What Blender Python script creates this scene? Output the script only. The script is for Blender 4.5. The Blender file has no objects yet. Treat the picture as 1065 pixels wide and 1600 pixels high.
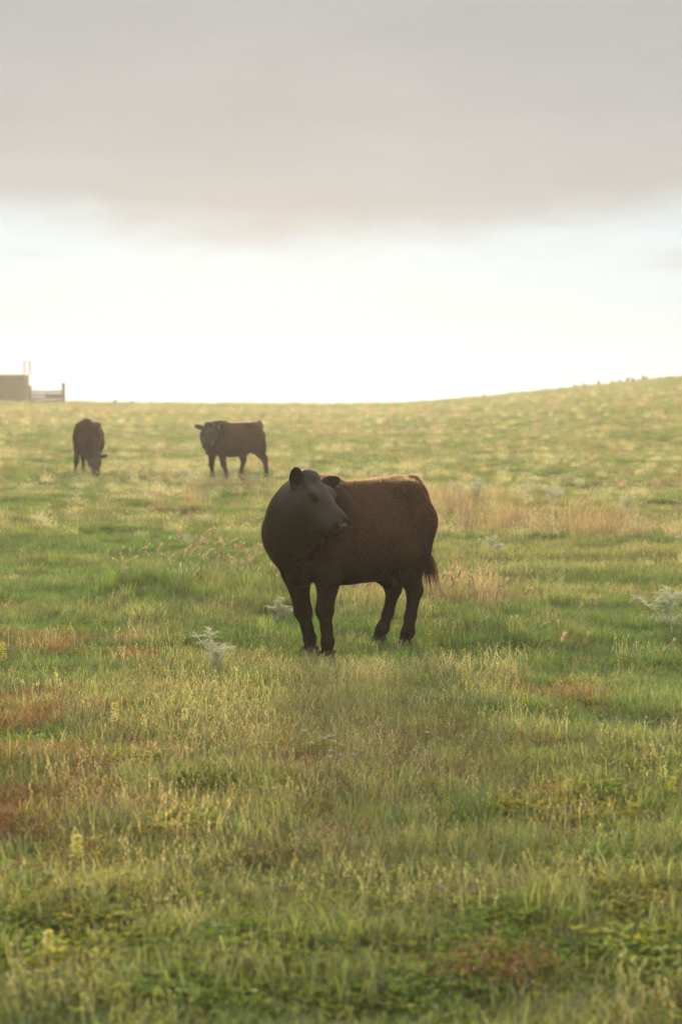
import bpy, math, random
import numpy as np
from mathutils import Vector, Matrix, Euler

# ------------------------------------------------------------------ camera, sky, sun
sc = bpy.context.scene
COL = sc.collection
R = math.radians

cam_d = bpy.data.cameras.new('camera')
cam = bpy.data.objects.new('camera', cam_d)
COL.objects.link(cam)
cam.location = (0, 0, 1.73)
cam.rotation_euler = (R(90) - math.atan(184 / 3106), 0, 0)
cam_d.sensor_fit = 'HORIZONTAL'
cam_d.sensor_width = 24
cam_d.lens = 70
cam_d.clip_end = 3000
cam_d.dof.use_dof = True
cam_d.dof.focus_distance = 12.9
cam_d.dof.aperture_fstop = 3.1
sc.camera = cam

SUN_EL, SUN_AZ = R(10), R(-3)            # sun low behind the herd
sun_d = bpy.data.lights.new('sun', 'SUN')
sun_d.energy = 5.0
sun_d.angle = R(7)
sun_d.color = (1.0, 0.83, 0.60)
sun = bpy.data.objects.new('sun', sun_d)
COL.objects.link(sun)
sdir = Vector((math.sin(SUN_AZ) * math.cos(SUN_EL), math.cos(SUN_AZ) * math.cos(SUN_EL), math.sin(SUN_EL)))
sun.rotation_euler = sdir.to_track_quat('Z', 'Y').to_euler()

sc.view_settings.view_transform = 'Standard'
sc.view_settings.look = 'None'
sc.view_settings.exposure = 0
sc.view_settings.gamma = 1
sc.cycles.use_denoising = True
sc.cycles.use_adaptive_sampling = True
sc.cycles.adaptive_threshold = 0.02
sc.cycles.max_bounces = 6
sc.cycles.diffuse_bounces = 3
sc.cycles.glossy_bounces = 2
sc.cycles.transmission_bounces = 4
sc.cycles.volume_bounces = 1
sc.cycles.caustics_reflective = False
sc.cycles.caustics_refractive = False
sc.cycles.sample_clamp_indirect = 4


def build_world():
    w = bpy.data.worlds.new('World')
    sc.world = w
    w.use_nodes = True
    nt = w.node_tree
    N, L = nt.nodes, nt.links
    N.clear()

    def math_(op, a, b=None, c=None, clamp=False):
        n = N.new('ShaderNodeMath'); n.operation = op; n.use_clamp = clamp
        for i, v in enumerate((a, b, c)):
            if v is None: continue
            if isinstance(v, (int, float)): n.inputs[i].default_value = v
            else: L.new(v, n.inputs[i])
        return n.outputs[0]

    def sstep(v, lo, hi):
        n = N.new('ShaderNodeMapRange'); n.interpolation_type = 'SMOOTHSTEP'
        L.new(v, n.inputs[0])
        n.inputs[1].default_value = lo; n.inputs[2].default_value = hi
        return n.outputs[0]

    def mixc(f, a, b):
        n = N.new('ShaderNodeMix'); n.data_type = 'RGBA'; n.clamp_factor = True
        if isinstance(f, (int, float)): n.inputs[0].default_value = f
        else: L.new(f, n.inputs[0])
        for s, v in ((n.inputs[6], a), (n.inputs[7], b)):
            if isinstance(v, tuple): s.default_value = (*v, 1)
            else: L.new(v, s)
        return n.outputs[2]

    tc = N.new('ShaderNodeTexCoord')
    sep = N.new('ShaderNodeSeparateXYZ'); L.new(tc.outputs['Generated'], sep.inputs[0])
    x, y, z = sep.outputs

    def noise(scale, detail, rough=.55):
        mp = N.new('ShaderNodeMapping'); L.new(tc.outputs['Generated'], mp.inputs[0])
        mp.inputs[3].default_value = scale
        nz = N.new('ShaderNodeTexNoise'); L.new(mp.outputs[0], nz.inputs[0])
        nz.inputs['Scale'].default_value = 1; nz.inputs['Detail'].default_value = detail
        nz.inputs['Roughness'].default_value = rough
        return math_('SUBTRACT', nz.outputs[0], .5)
    front = sstep(y, -.2, .6)
    n1 = noise((9, 3, 34), 5); n2 = noise((22, 8, 70), 5); n3 = noise((14, 4, 120), 4)
    x2 = math_('MULTIPLY', x, x)
    edge = math_('ADD', math_('MULTIPLY', x2, .52), .0735)          # lower rim of the cloud bank sags in the middle
    rel = math_('SUBTRACT', z, edge)
    rel = math_('ADD', rel, math_('MULTIPLY', n1, .026))
    rel = math_('ADD', rel, math_('MULTIPLY', n2, .020))
    bank = sstep(rel, -.012, .022)
    # thin wisps low at either side
    side = sstep(math_('ABSOLUTE', x), .125, .185)
    wl = math_('SUBTRACT', 1.0, sstep(math_('ABSOLUTE', math_('SUBTRACT', z, .066)), .002, .012))
    wisp = math_('MULTIPLY', math_('MULTIPLY', side, wl), sstep(math_('ADD', n3, n1), -.05, .25))
    bank = math_('MAXIMUM', bank, math_('MULTIPLY', wisp, .45))
    up = sstep(z, .08, .20)
    grey = mixc(up, (.525, .525, .525), (.465, .475, .48))
    tone = math_('ADD', 1.0, math_('ADD', math_('MULTIPLY', n1, .20), math_('MULTIPLY', n2, .06)))
    g2 = N.new('ShaderNodeVectorMath'); g2.operation = 'SCALE'
    L.new(grey, g2.inputs[0]); L.new(tone, g2.inputs[3])
    lowb = sstep(z, .0, .065)
    band = mixc(lowb, (.50, .66, .77), (.71, .82, .87))
    frontc = mixc(bank, band, g2.outputs[0])
    high = sstep(z, .22, .55)
    over = mixc(high, frontc, (1.50, 1.42, 1.28))                   # unseen sky overhead, made brighter to light the grass
    allc = mixc(front, (1.42, 1.37, 1.25), over)  # unseen sky behind the camera, brightened as added fill light
    sky = N.new('ShaderNodeTexSky'); sky.sky_type = 'NISHITA'; sky.sun_disc = False
    sky.sun_elevation = SUN_EL; sky.sun_rotation = SUN_AZ; sky.air_density = 1.0; sky.dust_density = 2.0
    b1 = N.new('ShaderNodeBackground'); L.new(sky.outputs[0], b1.inputs[0]); b1.inputs[1].default_value = .05
    b2 = N.new('ShaderNodeBackground'); L.new(allc, b2.inputs[0]); b2.inputs[1].default_value = 1
    mx = N.new('ShaderNodeMixShader'); mx.inputs[0].default_value = .985
    L.new(b1.outputs[0], mx.inputs[1]); L.new(b2.outputs[0], mx.inputs[2])
    out = N.new('ShaderNodeOutputWorld'); L.new(mx.outputs[0], out.inputs[0])


build_world()

# ------------------------------------------------------------------ helpers
rng = np.random.default_rng(7)
random.seed(7)


def hash2(ix, iy, seed):
    h = (ix.astype(np.int64) * 374761393 + iy.astype(np.int64) * 668265263 + seed * 974634917) & 0xffffffff
    h = ((h ^ (h >> 13)) * 1274126177) & 0xffffffff
    h = (h ^ (h >> 16)) & 0xffffffff
    return h / 4294967295.0


def vnoise(x, y, seed=0):
    x = np.asarray(x, float); y = np.asarray(y, float)
    ix = np.floor(x); iy = np.floor(y)
    fx = x - ix; fy = y - iy
    fx = fx * fx * fx * (fx * (fx * 6 - 15) + 10); fy = fy * fy * fy * (fy * (fy * 6 - 15) + 10)
    a = hash2(ix, iy, seed); b = hash2(ix + 1, iy, seed)
    c = hash2(ix, iy + 1, seed); d = hash2(ix + 1, iy + 1, seed)
    return (a + (b - a) * fx) * (1 - fy) + (c + (d - c) * fx) * fy      # 0..1


def fbm(x, y, seed=0, oct=4):
    s = 0; a = .5; t = 0
    for i in range(oct):
        s = s + a * vnoise(x, y, seed + i * 17); t += a
        x = x * 2.03 + 3.1; y = y * 2.03 + 1.7; a *= .5
    return s / t


def sst(v, lo, hi):
    t = np.clip((v - lo) / (hi - lo), 0, 1)
    return t * t * (3 - 2 * t)


CX = np.array([-400, -60, -25.7, -18, -8, 0, 4, 8, 12.5, 17.7, 22.6, 25.7, 34, 50, 80, 400.])
CZ = np.array([1.2, 1.3, 1.15, 1.02, .9, .86, .93, 1.15, 1.6, 2.16, 2.68, 3.02, 3.7, 4.4, 5.0, 5.2])


def terrain(x, y):
    x = np.asarray(x, float); y = np.asarray(y, float)
    u = x * 150 / np.maximum(y, 30)                                   # the ridge seen along its bearing
    hc = np.interp(u, CX, CZ)
    t = np.clip((y - 34) / 116, 0, 1)
    z = hc * (t ** 1.35)
    z = z - np.maximum(y - 150, 0) ** 1.2 * .008
    amp = sst(y, 14, 30)
    far = sst(y, 40, 120) * (1 - sst(y, 150, 170) * .5)
    z = z + (fbm(x / 2.6, y / 1.3, 3, 3) - .5) * (.08 + .14 * amp)       # cattle-trodden hummocks
    z = z + (fbm(x / 9, y / 7, 5, 2) - .5) * .18 * amp * (1 - .3 * far)
    z = z + (fbm(x / .55, y / .32, 9, 2) - .5) * .06
    # the cow stands on level turf
    d = ((x - .1) / 1.1) ** 2 + ((y - 13.3) / 1.3) ** 2
    z = z * (1 - np.exp(-d * 1.1))
    return z


def T(x, y):
    return float(terrain(np.array([x]), np.array([y]))[0])


def new_mesh(name, verts, faces=None, quads=None, tris=None, smooth=False):
    me = bpy.data.meshes.new(name)
    verts = np.asarray(verts, np.float32)
    if faces is not None:
        me.from_pydata([tuple(v) for v in verts.tolist()], [], faces)
    else:
        q = np.asarray(quads if quads is not None else np.zeros((0, 4)), np.int32).reshape(-1, 4)
        t = np.asarray(tris if tris is not None else np.zeros((0, 3)), np.int32).reshape(-1, 3)
        idx = np.concatenate([q.ravel(), t.ravel()])
        me.vertices.add(len(verts)); me.vertices.foreach_set('co', verts.ravel())
        me.loops.add(len(idx)); me.loops.foreach_set('vertex_index', idx)
        st = np.concatenate([np.arange(len(q)) * 4, len(q) * 4 + np.arange(len(t)) * 3]).astype(np.int32)
        me.polygons.add(len(st)); me.polygons.foreach_set('loop_start', st)
        me.update(calc_edges=True); me.validate()
    if smooth:
        me.polygons.foreach_set('use_smooth', np.ones(len(me.polygons), bool))
    return me


def link(name, me, mat=None, parent=None, loc=None, rot=None):
    o = bpy.data.objects.new(name, me)
    COL.objects.link(o)
    if mat and me is not None and not me.materials: me.materials.append(mat)
    if parent is not None: o.parent = parent
    if loc is not None: o.location = loc
    if rot is not None: o.rotation_euler = rot
    return o


def tag(o, label=None, cat=None, group=None, kind=None):
    if label: o['label'] = label
    if cat: o['category'] = cat
    if group: o['group'] = group
    if kind: o['kind'] = kind
    return o


def thing(name, label, cat, loc, rz=0, group=None):
    o = bpy.data.objects.new(name, None); COL.objects.link(o)
    o.empty_display_size = .1
    o.location = loc; o.rotation_euler = (0, 0, rz)
    return tag(o, label, cat, group)


class MB:
    """collects ribbons, tubes and boxes into one mesh"""
    def __init__(s): s.v = []; s.f = []; s.c = []; s.n = 0

    def add(s, vs, fs, tint=1.0):
        b = s.n
        s.v += [tuple(v) for v in vs]; s.n += len(vs)
        s.f += [tuple(i + b for i in f) for f in fs]
        s.c += [tint] * len(vs)

    def ribbon(s, pts, ws, side, tint=1.0):
        pts = [Vector(p) for p in pts]; side = Vector(side)
        vs = []; fs = []
        for p, w in zip(pts[:-1], ws[:-1]):
            vs += [p - side * w * .5, p + side * w * .5]
        vs.append(pts[-1]); k = len(pts) - 1
        for i in range(k - 1): fs.append((2 * i, 2 * i + 1, 2 * i + 3, 2 * i + 2))
        fs.append((2 * k - 2, 2 * k - 1, 2 * k))
        s.add(vs, fs, tint)

    def tube(s, pts, rs, n=6, tint=1.0, caps=True):
        pts = [Vector(p) for p in pts]; vs = []; fs = []
        ref = Vector((.31, .17, .93))
        for i, p in enumerate(pts):
            d = (pts[min(i + 1, len(pts) - 1)] - pts[max(i - 1, 0)]).normalized()
            a = d.cross(ref)
            if a.length < .05: a = d.cross(Vector((1, 0, 0)))
            a.normalize(); b = d.cross(a)
            for k in range(n):
                t = 2 * math.pi * k / n
                vs.append(p + (a * math.cos(t) + b * math.sin(t)) * rs[i])
        for i in range(len(pts) - 1):
            for k in range(n):
                fs.append((i * n + k, i * n + (k + 1) % n, (i + 1) * n + (k + 1) % n, (i + 1) * n + k))
        if caps:
            fs.append(tuple(range(n - 1, -1, -1))); fs.append(tuple((len(pts) - 1) * n + k for k in range(n)))
        s.add(vs, fs, tint)

    def box(s, lo, hi, tint=1.0):
        x0, y0, z0 = lo; x1, y1, z1 = hi
        s.add([(x0, y0, z0), (x1, y0, z0), (x1, y1, z0), (x0, y1, z0), (x0, y0, z1), (x1, y0, z1), (x1, y1, z1), (x0, y1, z1)],
              [(3, 2, 1, 0), (4, 5, 6, 7), (0, 1, 5, 4), (1, 2, 6, 5), (2, 3, 7, 6), (3, 0, 4, 7)], tint)

    def mesh(s, name, mat=None, smooth=False):
        me = new_mesh(name, s.v, faces=s.f, smooth=smooth)
        a = me.attributes.new('shade', 'FLOAT', 'POINT'); a.data.foreach_set('value', np.array(s.c, np.float32))
        if mat: me.materials.append(mat)
        return me

    def build(s, name, mat, parent=None, loc=None, rot=None, smooth=False):
        return link(name, s.mesh(name, mat, smooth), None, parent, loc, rot)


# ------------------------------------------------------------------ materials
def mat_new(name):
    m = bpy.data.materials.new(name); m.use_nodes = True
    nt = m.node_tree; nt.nodes.clear()
    out = nt.nodes.new('ShaderNodeOutputMaterial')
    return m, nt, nt.nodes, nt.links, out


def leaf_mat(name, base=None, trans=.5, gloss=.06, rough=.45, warm=(1.15, 1.05, .55)):
    """thin leaf: diffuse + light shining through; base None = colour carried by each instance"""
    m, nt, N, L, out = mat_new(name)
    if base is None:
        at = N.new('ShaderNodeAttribute'); at.attribute_type = 'INSTANCER'; at.attribute_name = 'tint'
        col = at.outputs['Color']
    else:
        rgb = N.new('ShaderNodeRGB'); rgb.outputs[0].default_value = (*base, 1); col = rgb.outputs[0]
    sh = N.new('ShaderNodeAttribute'); sh.attribute_type = 'GEOMETRY'; sh.attribute_name = 'shade'
    sc_ = N.new('ShaderNodeVectorMath'); sc_.operation = 'SCALE'
    L.new(col, sc_.inputs[0]); L.new(sh.outputs['Fac'], sc_.inputs[3])
    wm = N.new('ShaderNodeVectorMath'); wm.operation = 'MULTIPLY'
    L.new(sc_.outputs[0], wm.inputs[0]); wm.inputs[1].default_value = warm
    d = N.new('ShaderNodeBsdfDiffuse'); L.new(sc_.outputs[0], d.inputs[0])
    t = N.new('ShaderNodeBsdfTranslucent'); L.new(wm.outputs[0], t.inputs[0])
    g = N.new('ShaderNodeBsdfGlossy'); g.inputs[0].default_value = (.9, .9, .85, 1); g.inputs['Roughness'].default_value = rough
    m1 = N.new('ShaderNodeMixShader'); m1.inputs[0].default_value = trans
    L.new(d.outputs[0], m1.inputs[1]); L.new(t.outputs[0], m1.inputs[2])
    m2 = N.new('ShaderNodeMixShader'); m2.inputs[0].default_value = gloss
    L.new(m1.outputs[0], m2.inputs[1]); L.new(g.outputs[0], m2.inputs[2])
    L.new(m2.outputs[0], out.inputs[0])
    return m


def rough_mat(name, c1, c2, scale=8, rough=.85, bump=.3, metal=0, coord='Object', stretch=(1, 1, 1)):
    m, nt, N, L, out = mat_new(name)
    tc = N.new('ShaderNodeTexCoord'); mp = N.new('ShaderNodeMapping')
    L.new(tc.outputs[coord], mp.inputs[0]); mp.inputs[3].default_value = stretch
    nz = N.new('ShaderNodeTexNoise'); L.new(mp.outputs[0], nz.inputs[0])
    nz.inputs['Scale'].default_value = scale; nz.inputs['Detail'].default_value = 6
    rp = N.new('ShaderNodeValToRGB'); L.new(nz.outputs[0], rp.inputs[0])
    rp.color_ramp.elements[0].position = .35; rp.color_ramp.elements[0].color = (*c1, 1)
    rp.color_ramp.elements[1].position = .68; rp.color_ramp.elements[1].color = (*c2, 1)
    p = N.new('ShaderNodeBsdfPrincipled'); L.new(rp.outputs[0], p.inputs['Base Color'])
    p.inputs['Roughness'].default_value = rough; p.inputs['Metallic'].default_value = metal
    b = N.new('ShaderNodeBump'); b.inputs['Strength'].default_value = bump; b.inputs['Distance'].default_value = .02
    L.new(nz.outputs[0], b.inputs['Height']); L.new(b.outputs[0], p.inputs['Normal'])
    L.new(p.outputs[0], out.inputs[0])
    return m


# ------------------------------------------------------------------ ground
def axis(*segs):
    out = []
    for a, b, st in segs:
        out.append(np.arange(a, b, st))
    out.append([segs[-1][1]])
    return np.concatenate(out)


def build_ground():
    xs = axis((-260, -60, 10), (-60, -30, 1.5), (-30, -8, .4), (-8, -3.2, .12), (-3.2, 3.2, .06), (3.2, 8, .12), (8, 30, .4), (30, 60, 1.5), (60, 260, 10))
    ys = axis((-40, 2, 3), (2, 4, .2), (4, 20, .06), (20, 36, .14), (36, 70, .35), (70, 170, .8), (170, 320, 6))
    X, Y = np.meshgrid(xs, ys)
    Z = terrain(X, Y)
    V = np.stack([X, Y, Z], -1).reshape(-1, 3)
    nx, ny = len(xs), len(ys)
    i = np.arange(ny - 1)[:, None] * nx + np.arange(nx - 1)[None]
    Q = np.stack([i, i + 1, i + nx + 1, i + nx], -1).reshape(-1, 4)
    me = new_mesh('ground', V, quads=Q, smooth=True)
    m, nt, N, L, out = mat_new('pasture_soil_and_thatch')
    g = N.new('ShaderNodeNewGeometry')

    def nz(scale, det=5):
        n = N.new('ShaderNodeTexNoise'); n.inputs['Scale'].default_value = scale; n.inputs['Detail'].default_value = det
        L.new(g.outputs['Position'], n.inputs[0]); return n.outputs[0]

    def ramp(v, *st):
        r = N.new('ShaderNodeValToRGB'); L.new(v, r.inputs[0])
        e = r.color_ramp.elements
        e[0].position, e[0].color = st[0][0], (*st[0][1], 1)
        e[1].position, e[1].color = st[-1][0], (*st[-1][1], 1)
        for p, c in st[1:-1]:
            k = e.new(p); k.color = (*c, 1)
        return r.outputs[0]
    c1 = ramp(nz(.5), (.3, (.085, .10, .028)), (.5, (.11, .115, .036)), (.7, (.17, .145, .06)))
    c2 = ramp(nz(34), (.35, (.055, .05, .022)), (.65, (.17, .15, .06)))
    mx = N.new('ShaderNodeMix'); mx.data_type = 'RGBA'; mx.inputs[0].default_value = .5
    L.new(c1, mx.inputs[6]); L.new(c2, mx.inputs[7])
    p = N.new('ShaderNodeBsdfPrincipled'); L.new(mx.outputs[2], p.inputs['Base Color']); p.inputs['Roughness'].default_value = .95
    p.inputs['Specular IOR Level'].default_value = .1
    b = N.new('ShaderNodeBump'); b.inputs['Strength'].default_value = .6; b.inputs['Distance'].default_value = .03
    L.new(nz(45), b.inputs['Height']); L.new(b.outputs[0], p.inputs['Normal'])
    L.new(p.outputs[0], out.inputs[0])
    o = link('ground', me, m)
    tag(o, 'grassy pasture sloping up to a ridge', kind='structure')


build_ground()

# ------------------------------------------------------------------ grass
GRASS_LEAF = leaf_mat('grass_blade', None, trans=.6)
DRY_LEAF = leaf_mat('dry_grass_blade', None, trans=.55, gloss=.05, warm=(1.15, 1.02, .72))
HERB_LEAF = leaf_mat('herb_leaf', None, trans=.55, gloss=.02, warm=(1.3, 1.1, .45))


def blade(mb, r, hmin, hmax, w, lean=.5, seg=3, rad=.13, head=0):
    a = r.uniform(0, 2 * math.pi); rr = rad * math.sqrt(r.random())
    b = Vector((rr * math.cos(a), rr * math.sin(a), -.01))
    h = r.uniform(hmin, hmax); la = r.uniform(0, 2 * math.pi); le = h * lean * r.uniform(.15, 1)
    d = Vector((math.cos(la), math.sin(la), 0))
    pts = []
    for i in range(seg + 1):
        t = i / seg
        pts.append(b + d * le * t * t + Vector((0, 0, (h + .01) * (t - .28 * lean * t * t))))
    sa = la + math.pi / 2 + r.uniform(-.6, .6)
    ww = w * r.uniform(.6, 1.25)
    ws = [ww * (.8 if i == 0 else 1.0 - .75 * (i / seg) ** 2) for i in range(seg + 1)]
    tint = r.uniform(.5, 1.5)
    mb.ribbon(pts, ws, (math.cos(sa), math.sin(sa), 0), tint)
    if head:                                           # a little panicle at the tip
        tip = pts[-1]; up = (pts[-1] - pts[-2]).normalized()
        for k in range(head):
            q = tip - up * .012 * k + Vector((r.gauss(0, .004), r.gauss(0, .004), 0))
            a2 = r.uniform(0, 6.28)
            s = Vector((math.cos(a2), math.sin(a2), 0))
            mb.add([q - s * .0022, q + up * .007 - s * .0005, q + s * .0022, q - up * .006], [(0, 3, 2, 1)], tint * 1.15)


def leaflet(mb, r, p, d, n, ln, w, tint):
    d = d.normalized(); s = d.cross(n).normalized(); n = s.cross(d)
    vs = [p, p + d * ln * .35 - s * w * .5 + n * ln * .05, p + d * ln * .35 + s * w * .5 + n * ln * .05,
          p + d * ln * .75 - s * w * .42, p + d * ln * .75 + s * w * .42, p + d * ln - n * ln * .12]
    mb.add(vs, [(0, 2, 1), (1, 2, 4, 3), (3, 4, 5)], tint)


def herb(mb, r, n, rad, hmax, ln):
    for _ in range(n):
        a = r.uniform(0, 6.283); rr = rad * math.sqrt(r.random())
        h = hmax * r.uniform(.2, 1)
        p = Vector((rr * math.cos(a), rr * math.sin(a), h))
        tint = r.uniform(.65, 1.4)
        mb.ribbon([(p.x * .93, p.y * .93, -.01), tuple(p)], [.0016, .0012], (1, 0, 0), tint)
        a0 = r.uniform(0, 6.283)
        for k in range(3):
            aa = a0 + k * 2.09 + r.uniform(-.3, .3)
            d = Vector((math.cos(aa), math.sin(aa), r.uniform(-.1, .75)))
            l = ln * r.uniform(.6, 1.3)
            leaflet(mb, r, p, d, Vector((r.gauss(0, .2), r.gauss(0, .2), 1)), l, l * r.uniform(.5, .8), tint)


def protos(kind, maker, n, mat):
    c = bpy.data.collections.new(kind + '_clumps')
    for i in range(n):
        r = random.Random(100 + i * 7 + len(kind)); mb = MB(); maker(mb, r)
        o = bpy.data.objects.new('%s_clump_%d' % (kind, i), mb.mesh(kind + '_clump', mat))
        c.objects.link(o)
    return c


def mk_turf(mb, r):
    for _ in range(130): blade(mb, r, .03, .085, .0042, 1.0, 2, .14)


def mk_turf_tall(mb, r):
    for _ in range(95): blade(mb, r, .06, .15, .0042, .8, 3, .13)


def mk_straw(mb, r):
    for _ in range(36): blade(mb, r, .08, .18, .0024, .35, 3, .14, head=4)
    for _ in range(40): blade(mb, r, .03, .10, .0032, .9, 2, .14)


def mk_rust(mb, r):
    for _ in range(60): blade(mb, r, .03, .12, .003, .9, 2, .13, head=5)
    herb(mb, r, 22, .13, .05, .014)


def mk_herb(mb, r): herb(mb, r, 60, .14, .06, .017)


def mk_tussock(mb, r):
    for _ in range(110): blade(mb, r, .14, .34, .005, .9, 4, .09)


def mk_weed(mb, r):
    for _ in range(70):
        blade(mb, r, .06, .22, .006, 1.1, 3, .10)
    for _ in range(60):
        a = r.uniform(0, 6.283); rr = .13 * math.sqrt(r.random())
        p = Vector((rr * math.cos(a), rr * math.sin(a), r.uniform(.04, .2)))
        leaflet(mb, r, p, Vector((r.gauss(0, 1), r.gauss(0, 1), r.uniform(0, 1))), Vector((0, 0, 1)), r.uniform(.03, .06), .006, r.uniform(.7, 1.4))


def mk_seedgrass(mb, r):
    for _ in range(26): blade(mb, r, .16, .36, .0022, .4, 3, .12, head=9)
    for _ in range(30): blade(mb, r, .06, .18, .004, .8, 3, .12)


def scatter(name, label, coll, pts, rotz, scl, tint, tilt=None):
    """one object: a cloud of points on the ground, a clump standing on each"""
    n = len(pts)
    me = bpy.data.meshes.new(name)
    me.vertices.add(n); me.vertices.foreach_set('co', np.asarray(pts, np.float32).ravel())
    a = me.attributes.new('kind_index', 'INT', 'POINT'); a.data.foreach_set('value', rng.integers(0, len(coll.objects), n).astype(np.int32))
    rv = np.zeros((n, 3), np.float32); rv[:, 2] = rotz
    if tilt is not None: rv[:, :2] = tilt
    a = me.attributes.new('turn', 'FLOAT_VECTOR', 'POINT'); a.data.foreach_set('vector', rv.ravel())
    a = me.attributes.new('size', 'FLOAT_VECTOR', 'POINT'); a.data.foreach_set('vector', np.asarray(scl, np.float32).ravel())
    a = me.attributes.new('tint', 'FLOAT_VECTOR', 'POINT'); a.data.foreach_set('vector', np.asarray(tint, np.float32).ravel())
    o = link(name, me)
    g = bpy.data.node_groups.new(name + '_scatter', 'GeometryNodeTree')
    g.interface.new_socket('Geometry', in_out='INPUT', socket_type='NodeSocketGeometry')
    g.interface.new_socket('Geometry', in_out='OUTPUT', socket_type='NodeSocketGeometry')
    N, L = g.nodes, g.links
    gi = N.new('NodeGroupInput'); go = N.new('NodeGroupOutput')
    ip = N.new('GeometryNodeInstanceOnPoints')
    ci = N.new('GeometryNodeCollectionInfo'); ci.inputs[0].default_value = coll
    ci.inputs['Separate Children'].default_value = True; ci.inputs['Reset Children'].default_value = True

    def attr(nm, t):
        q = N.new('GeometryNodeInputNamedAttribute'); q.data_type = t; q.inputs[0].default_value = nm
        return q.outputs[0]
    L.new(gi.outputs[0], ip.inputs['Points']); L.new(ci.outputs[0], ip.inputs['Instance'])
    ip.inputs['Pick Instance'].default_value = True
    L.new(attr('kind_index', 'INT'), ip.inputs['Instance Index'])
    L.new(attr('turn', 'FLOAT_VECTOR'), ip.inputs['Rotation'])
    L.new(attr('size', 'FLOAT_VECTOR'), ip.inputs['Scale'])
    L.new(ip.outputs[0], go.inputs[0])
    md = o.modifiers.new('scatter', 'NODES'); md.node_group = g
    tag(o, label, 'ground cover', kind='stuff')
    return o


HW = 532.5 / 3106


def wedge(rate_of_y, y0, y1):
    """random ground points in the part of the pasture one can see, with a margin at the sides"""
    out = []
    y = y0
    while y < y1:
        st = min(max(.5, y * .06), y1 - y)
        hw = HW * (y + st) * 1.12 + 1.2
        n = rng.poisson(2 * hw * st * rate_of_y(y + st / 2))
        out.append(np.stack([rng.uniform(-hw, hw, n), rng.uniform(y, y + st, n)], 1))
        y += st
    return np.concatenate(out)


AL = math.atan(184 / 3106)


def G(px, py, z=0.0):
    """a spot on the level pasture from its place in the photograph's measurements"""
    a = (px - 532.5) / 3106; b = (800 - py) / 3106
    r = np.array([a, math.cos(AL) + b * math.sin(AL), -math.sin(AL) + b * math.cos(AL)])
    t = (z - 1.73) / r[2]
    return r[0] * t, r[1] * t


def patch(x, y, spots):
    """soft oval patches on the ground: (px, py, half width px, half height px, weight)"""
    w = np.zeros_like(x)
    jx = x + (fbm(x / .35, y / .35, 41, 3) - .5) * .5; jy = y + (fbm(x / .35, y / .35, 47, 3) - .5) * .8
    for px, py, rx, ry, k in spots:
        cx, cy = G(px, py); ax = rx * cy / 3106
        ay = (G(px, py - ry)[1] - G(px, py + ry)[1]) / 2
        d = ((jx - cx) / ax) ** 2 + ((jy - cy) / ay) ** 2
        w = np.maximum(w, k * np.exp(-d * 1.2))
    return w


RUST = [(60, 1010, 170, 12, .5), (210, 1028, 60, 10, .5), (30, 1120, 90, 30, .9), (60, 1290, 130, 70, .95), (190, 1310, 90, 40, .6), (150, 1200, 150, 40, .5),
        (480, 1190, 110, 50, .75), (520, 1300, 60, 30, .7), (840, 1195, 50, 20, .55), (890, 1100, 90, 9, .8), (640, 1210, 130, 40, .35), (90, 1540, 120, 40, .3), (760, 1530, 60, 25, .35), (430, 1310, 40, 30, .4)]
STRAW = [(500, 1080, 330, 60, 1.0), (560, 1170, 300, 70, .9), (300, 1100, 200, 45, .7), (700, 1240, 260, 60, .45), (560, 1330, 220, 70, .25), (800, 1330, 200, 60, .3),
         (620, 955, 140, 30, .7), (720, 935, 120, 30, .9), (850, 820, 190, 22, .9), (560, 780, 140, 20, .6), (130, 1240, 140, 60, .3), (300, 950, 150, 20, .35)]
HERB = [(120, 1440, 260, 90, .9), (560, 1450, 400, 90, .75), (380, 1250, 130, 60, .6), (950, 1480, 200, 120, .9), (330, 1560, 400, 60, .7), (880, 1290, 160, 30, .6), (30, 1380, 90, 40, .9), (420, 1390, 200, 60, .6)]
LUSH = [(300, 938, 140, 22, 1.0), (450, 960, 60, 25, .8), (940, 1010, 170, 16, .8), (740, 1010, 90, 22, .7), (900, 1150, 160, 40, .5), (700, 1310, 150, 50, .7), (1000, 1040, 150, 20, .6), (120, 870, 160, 14, .5), (60, 790, 80, 10, .6), (900, 900, 200, 20, .4)]


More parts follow.
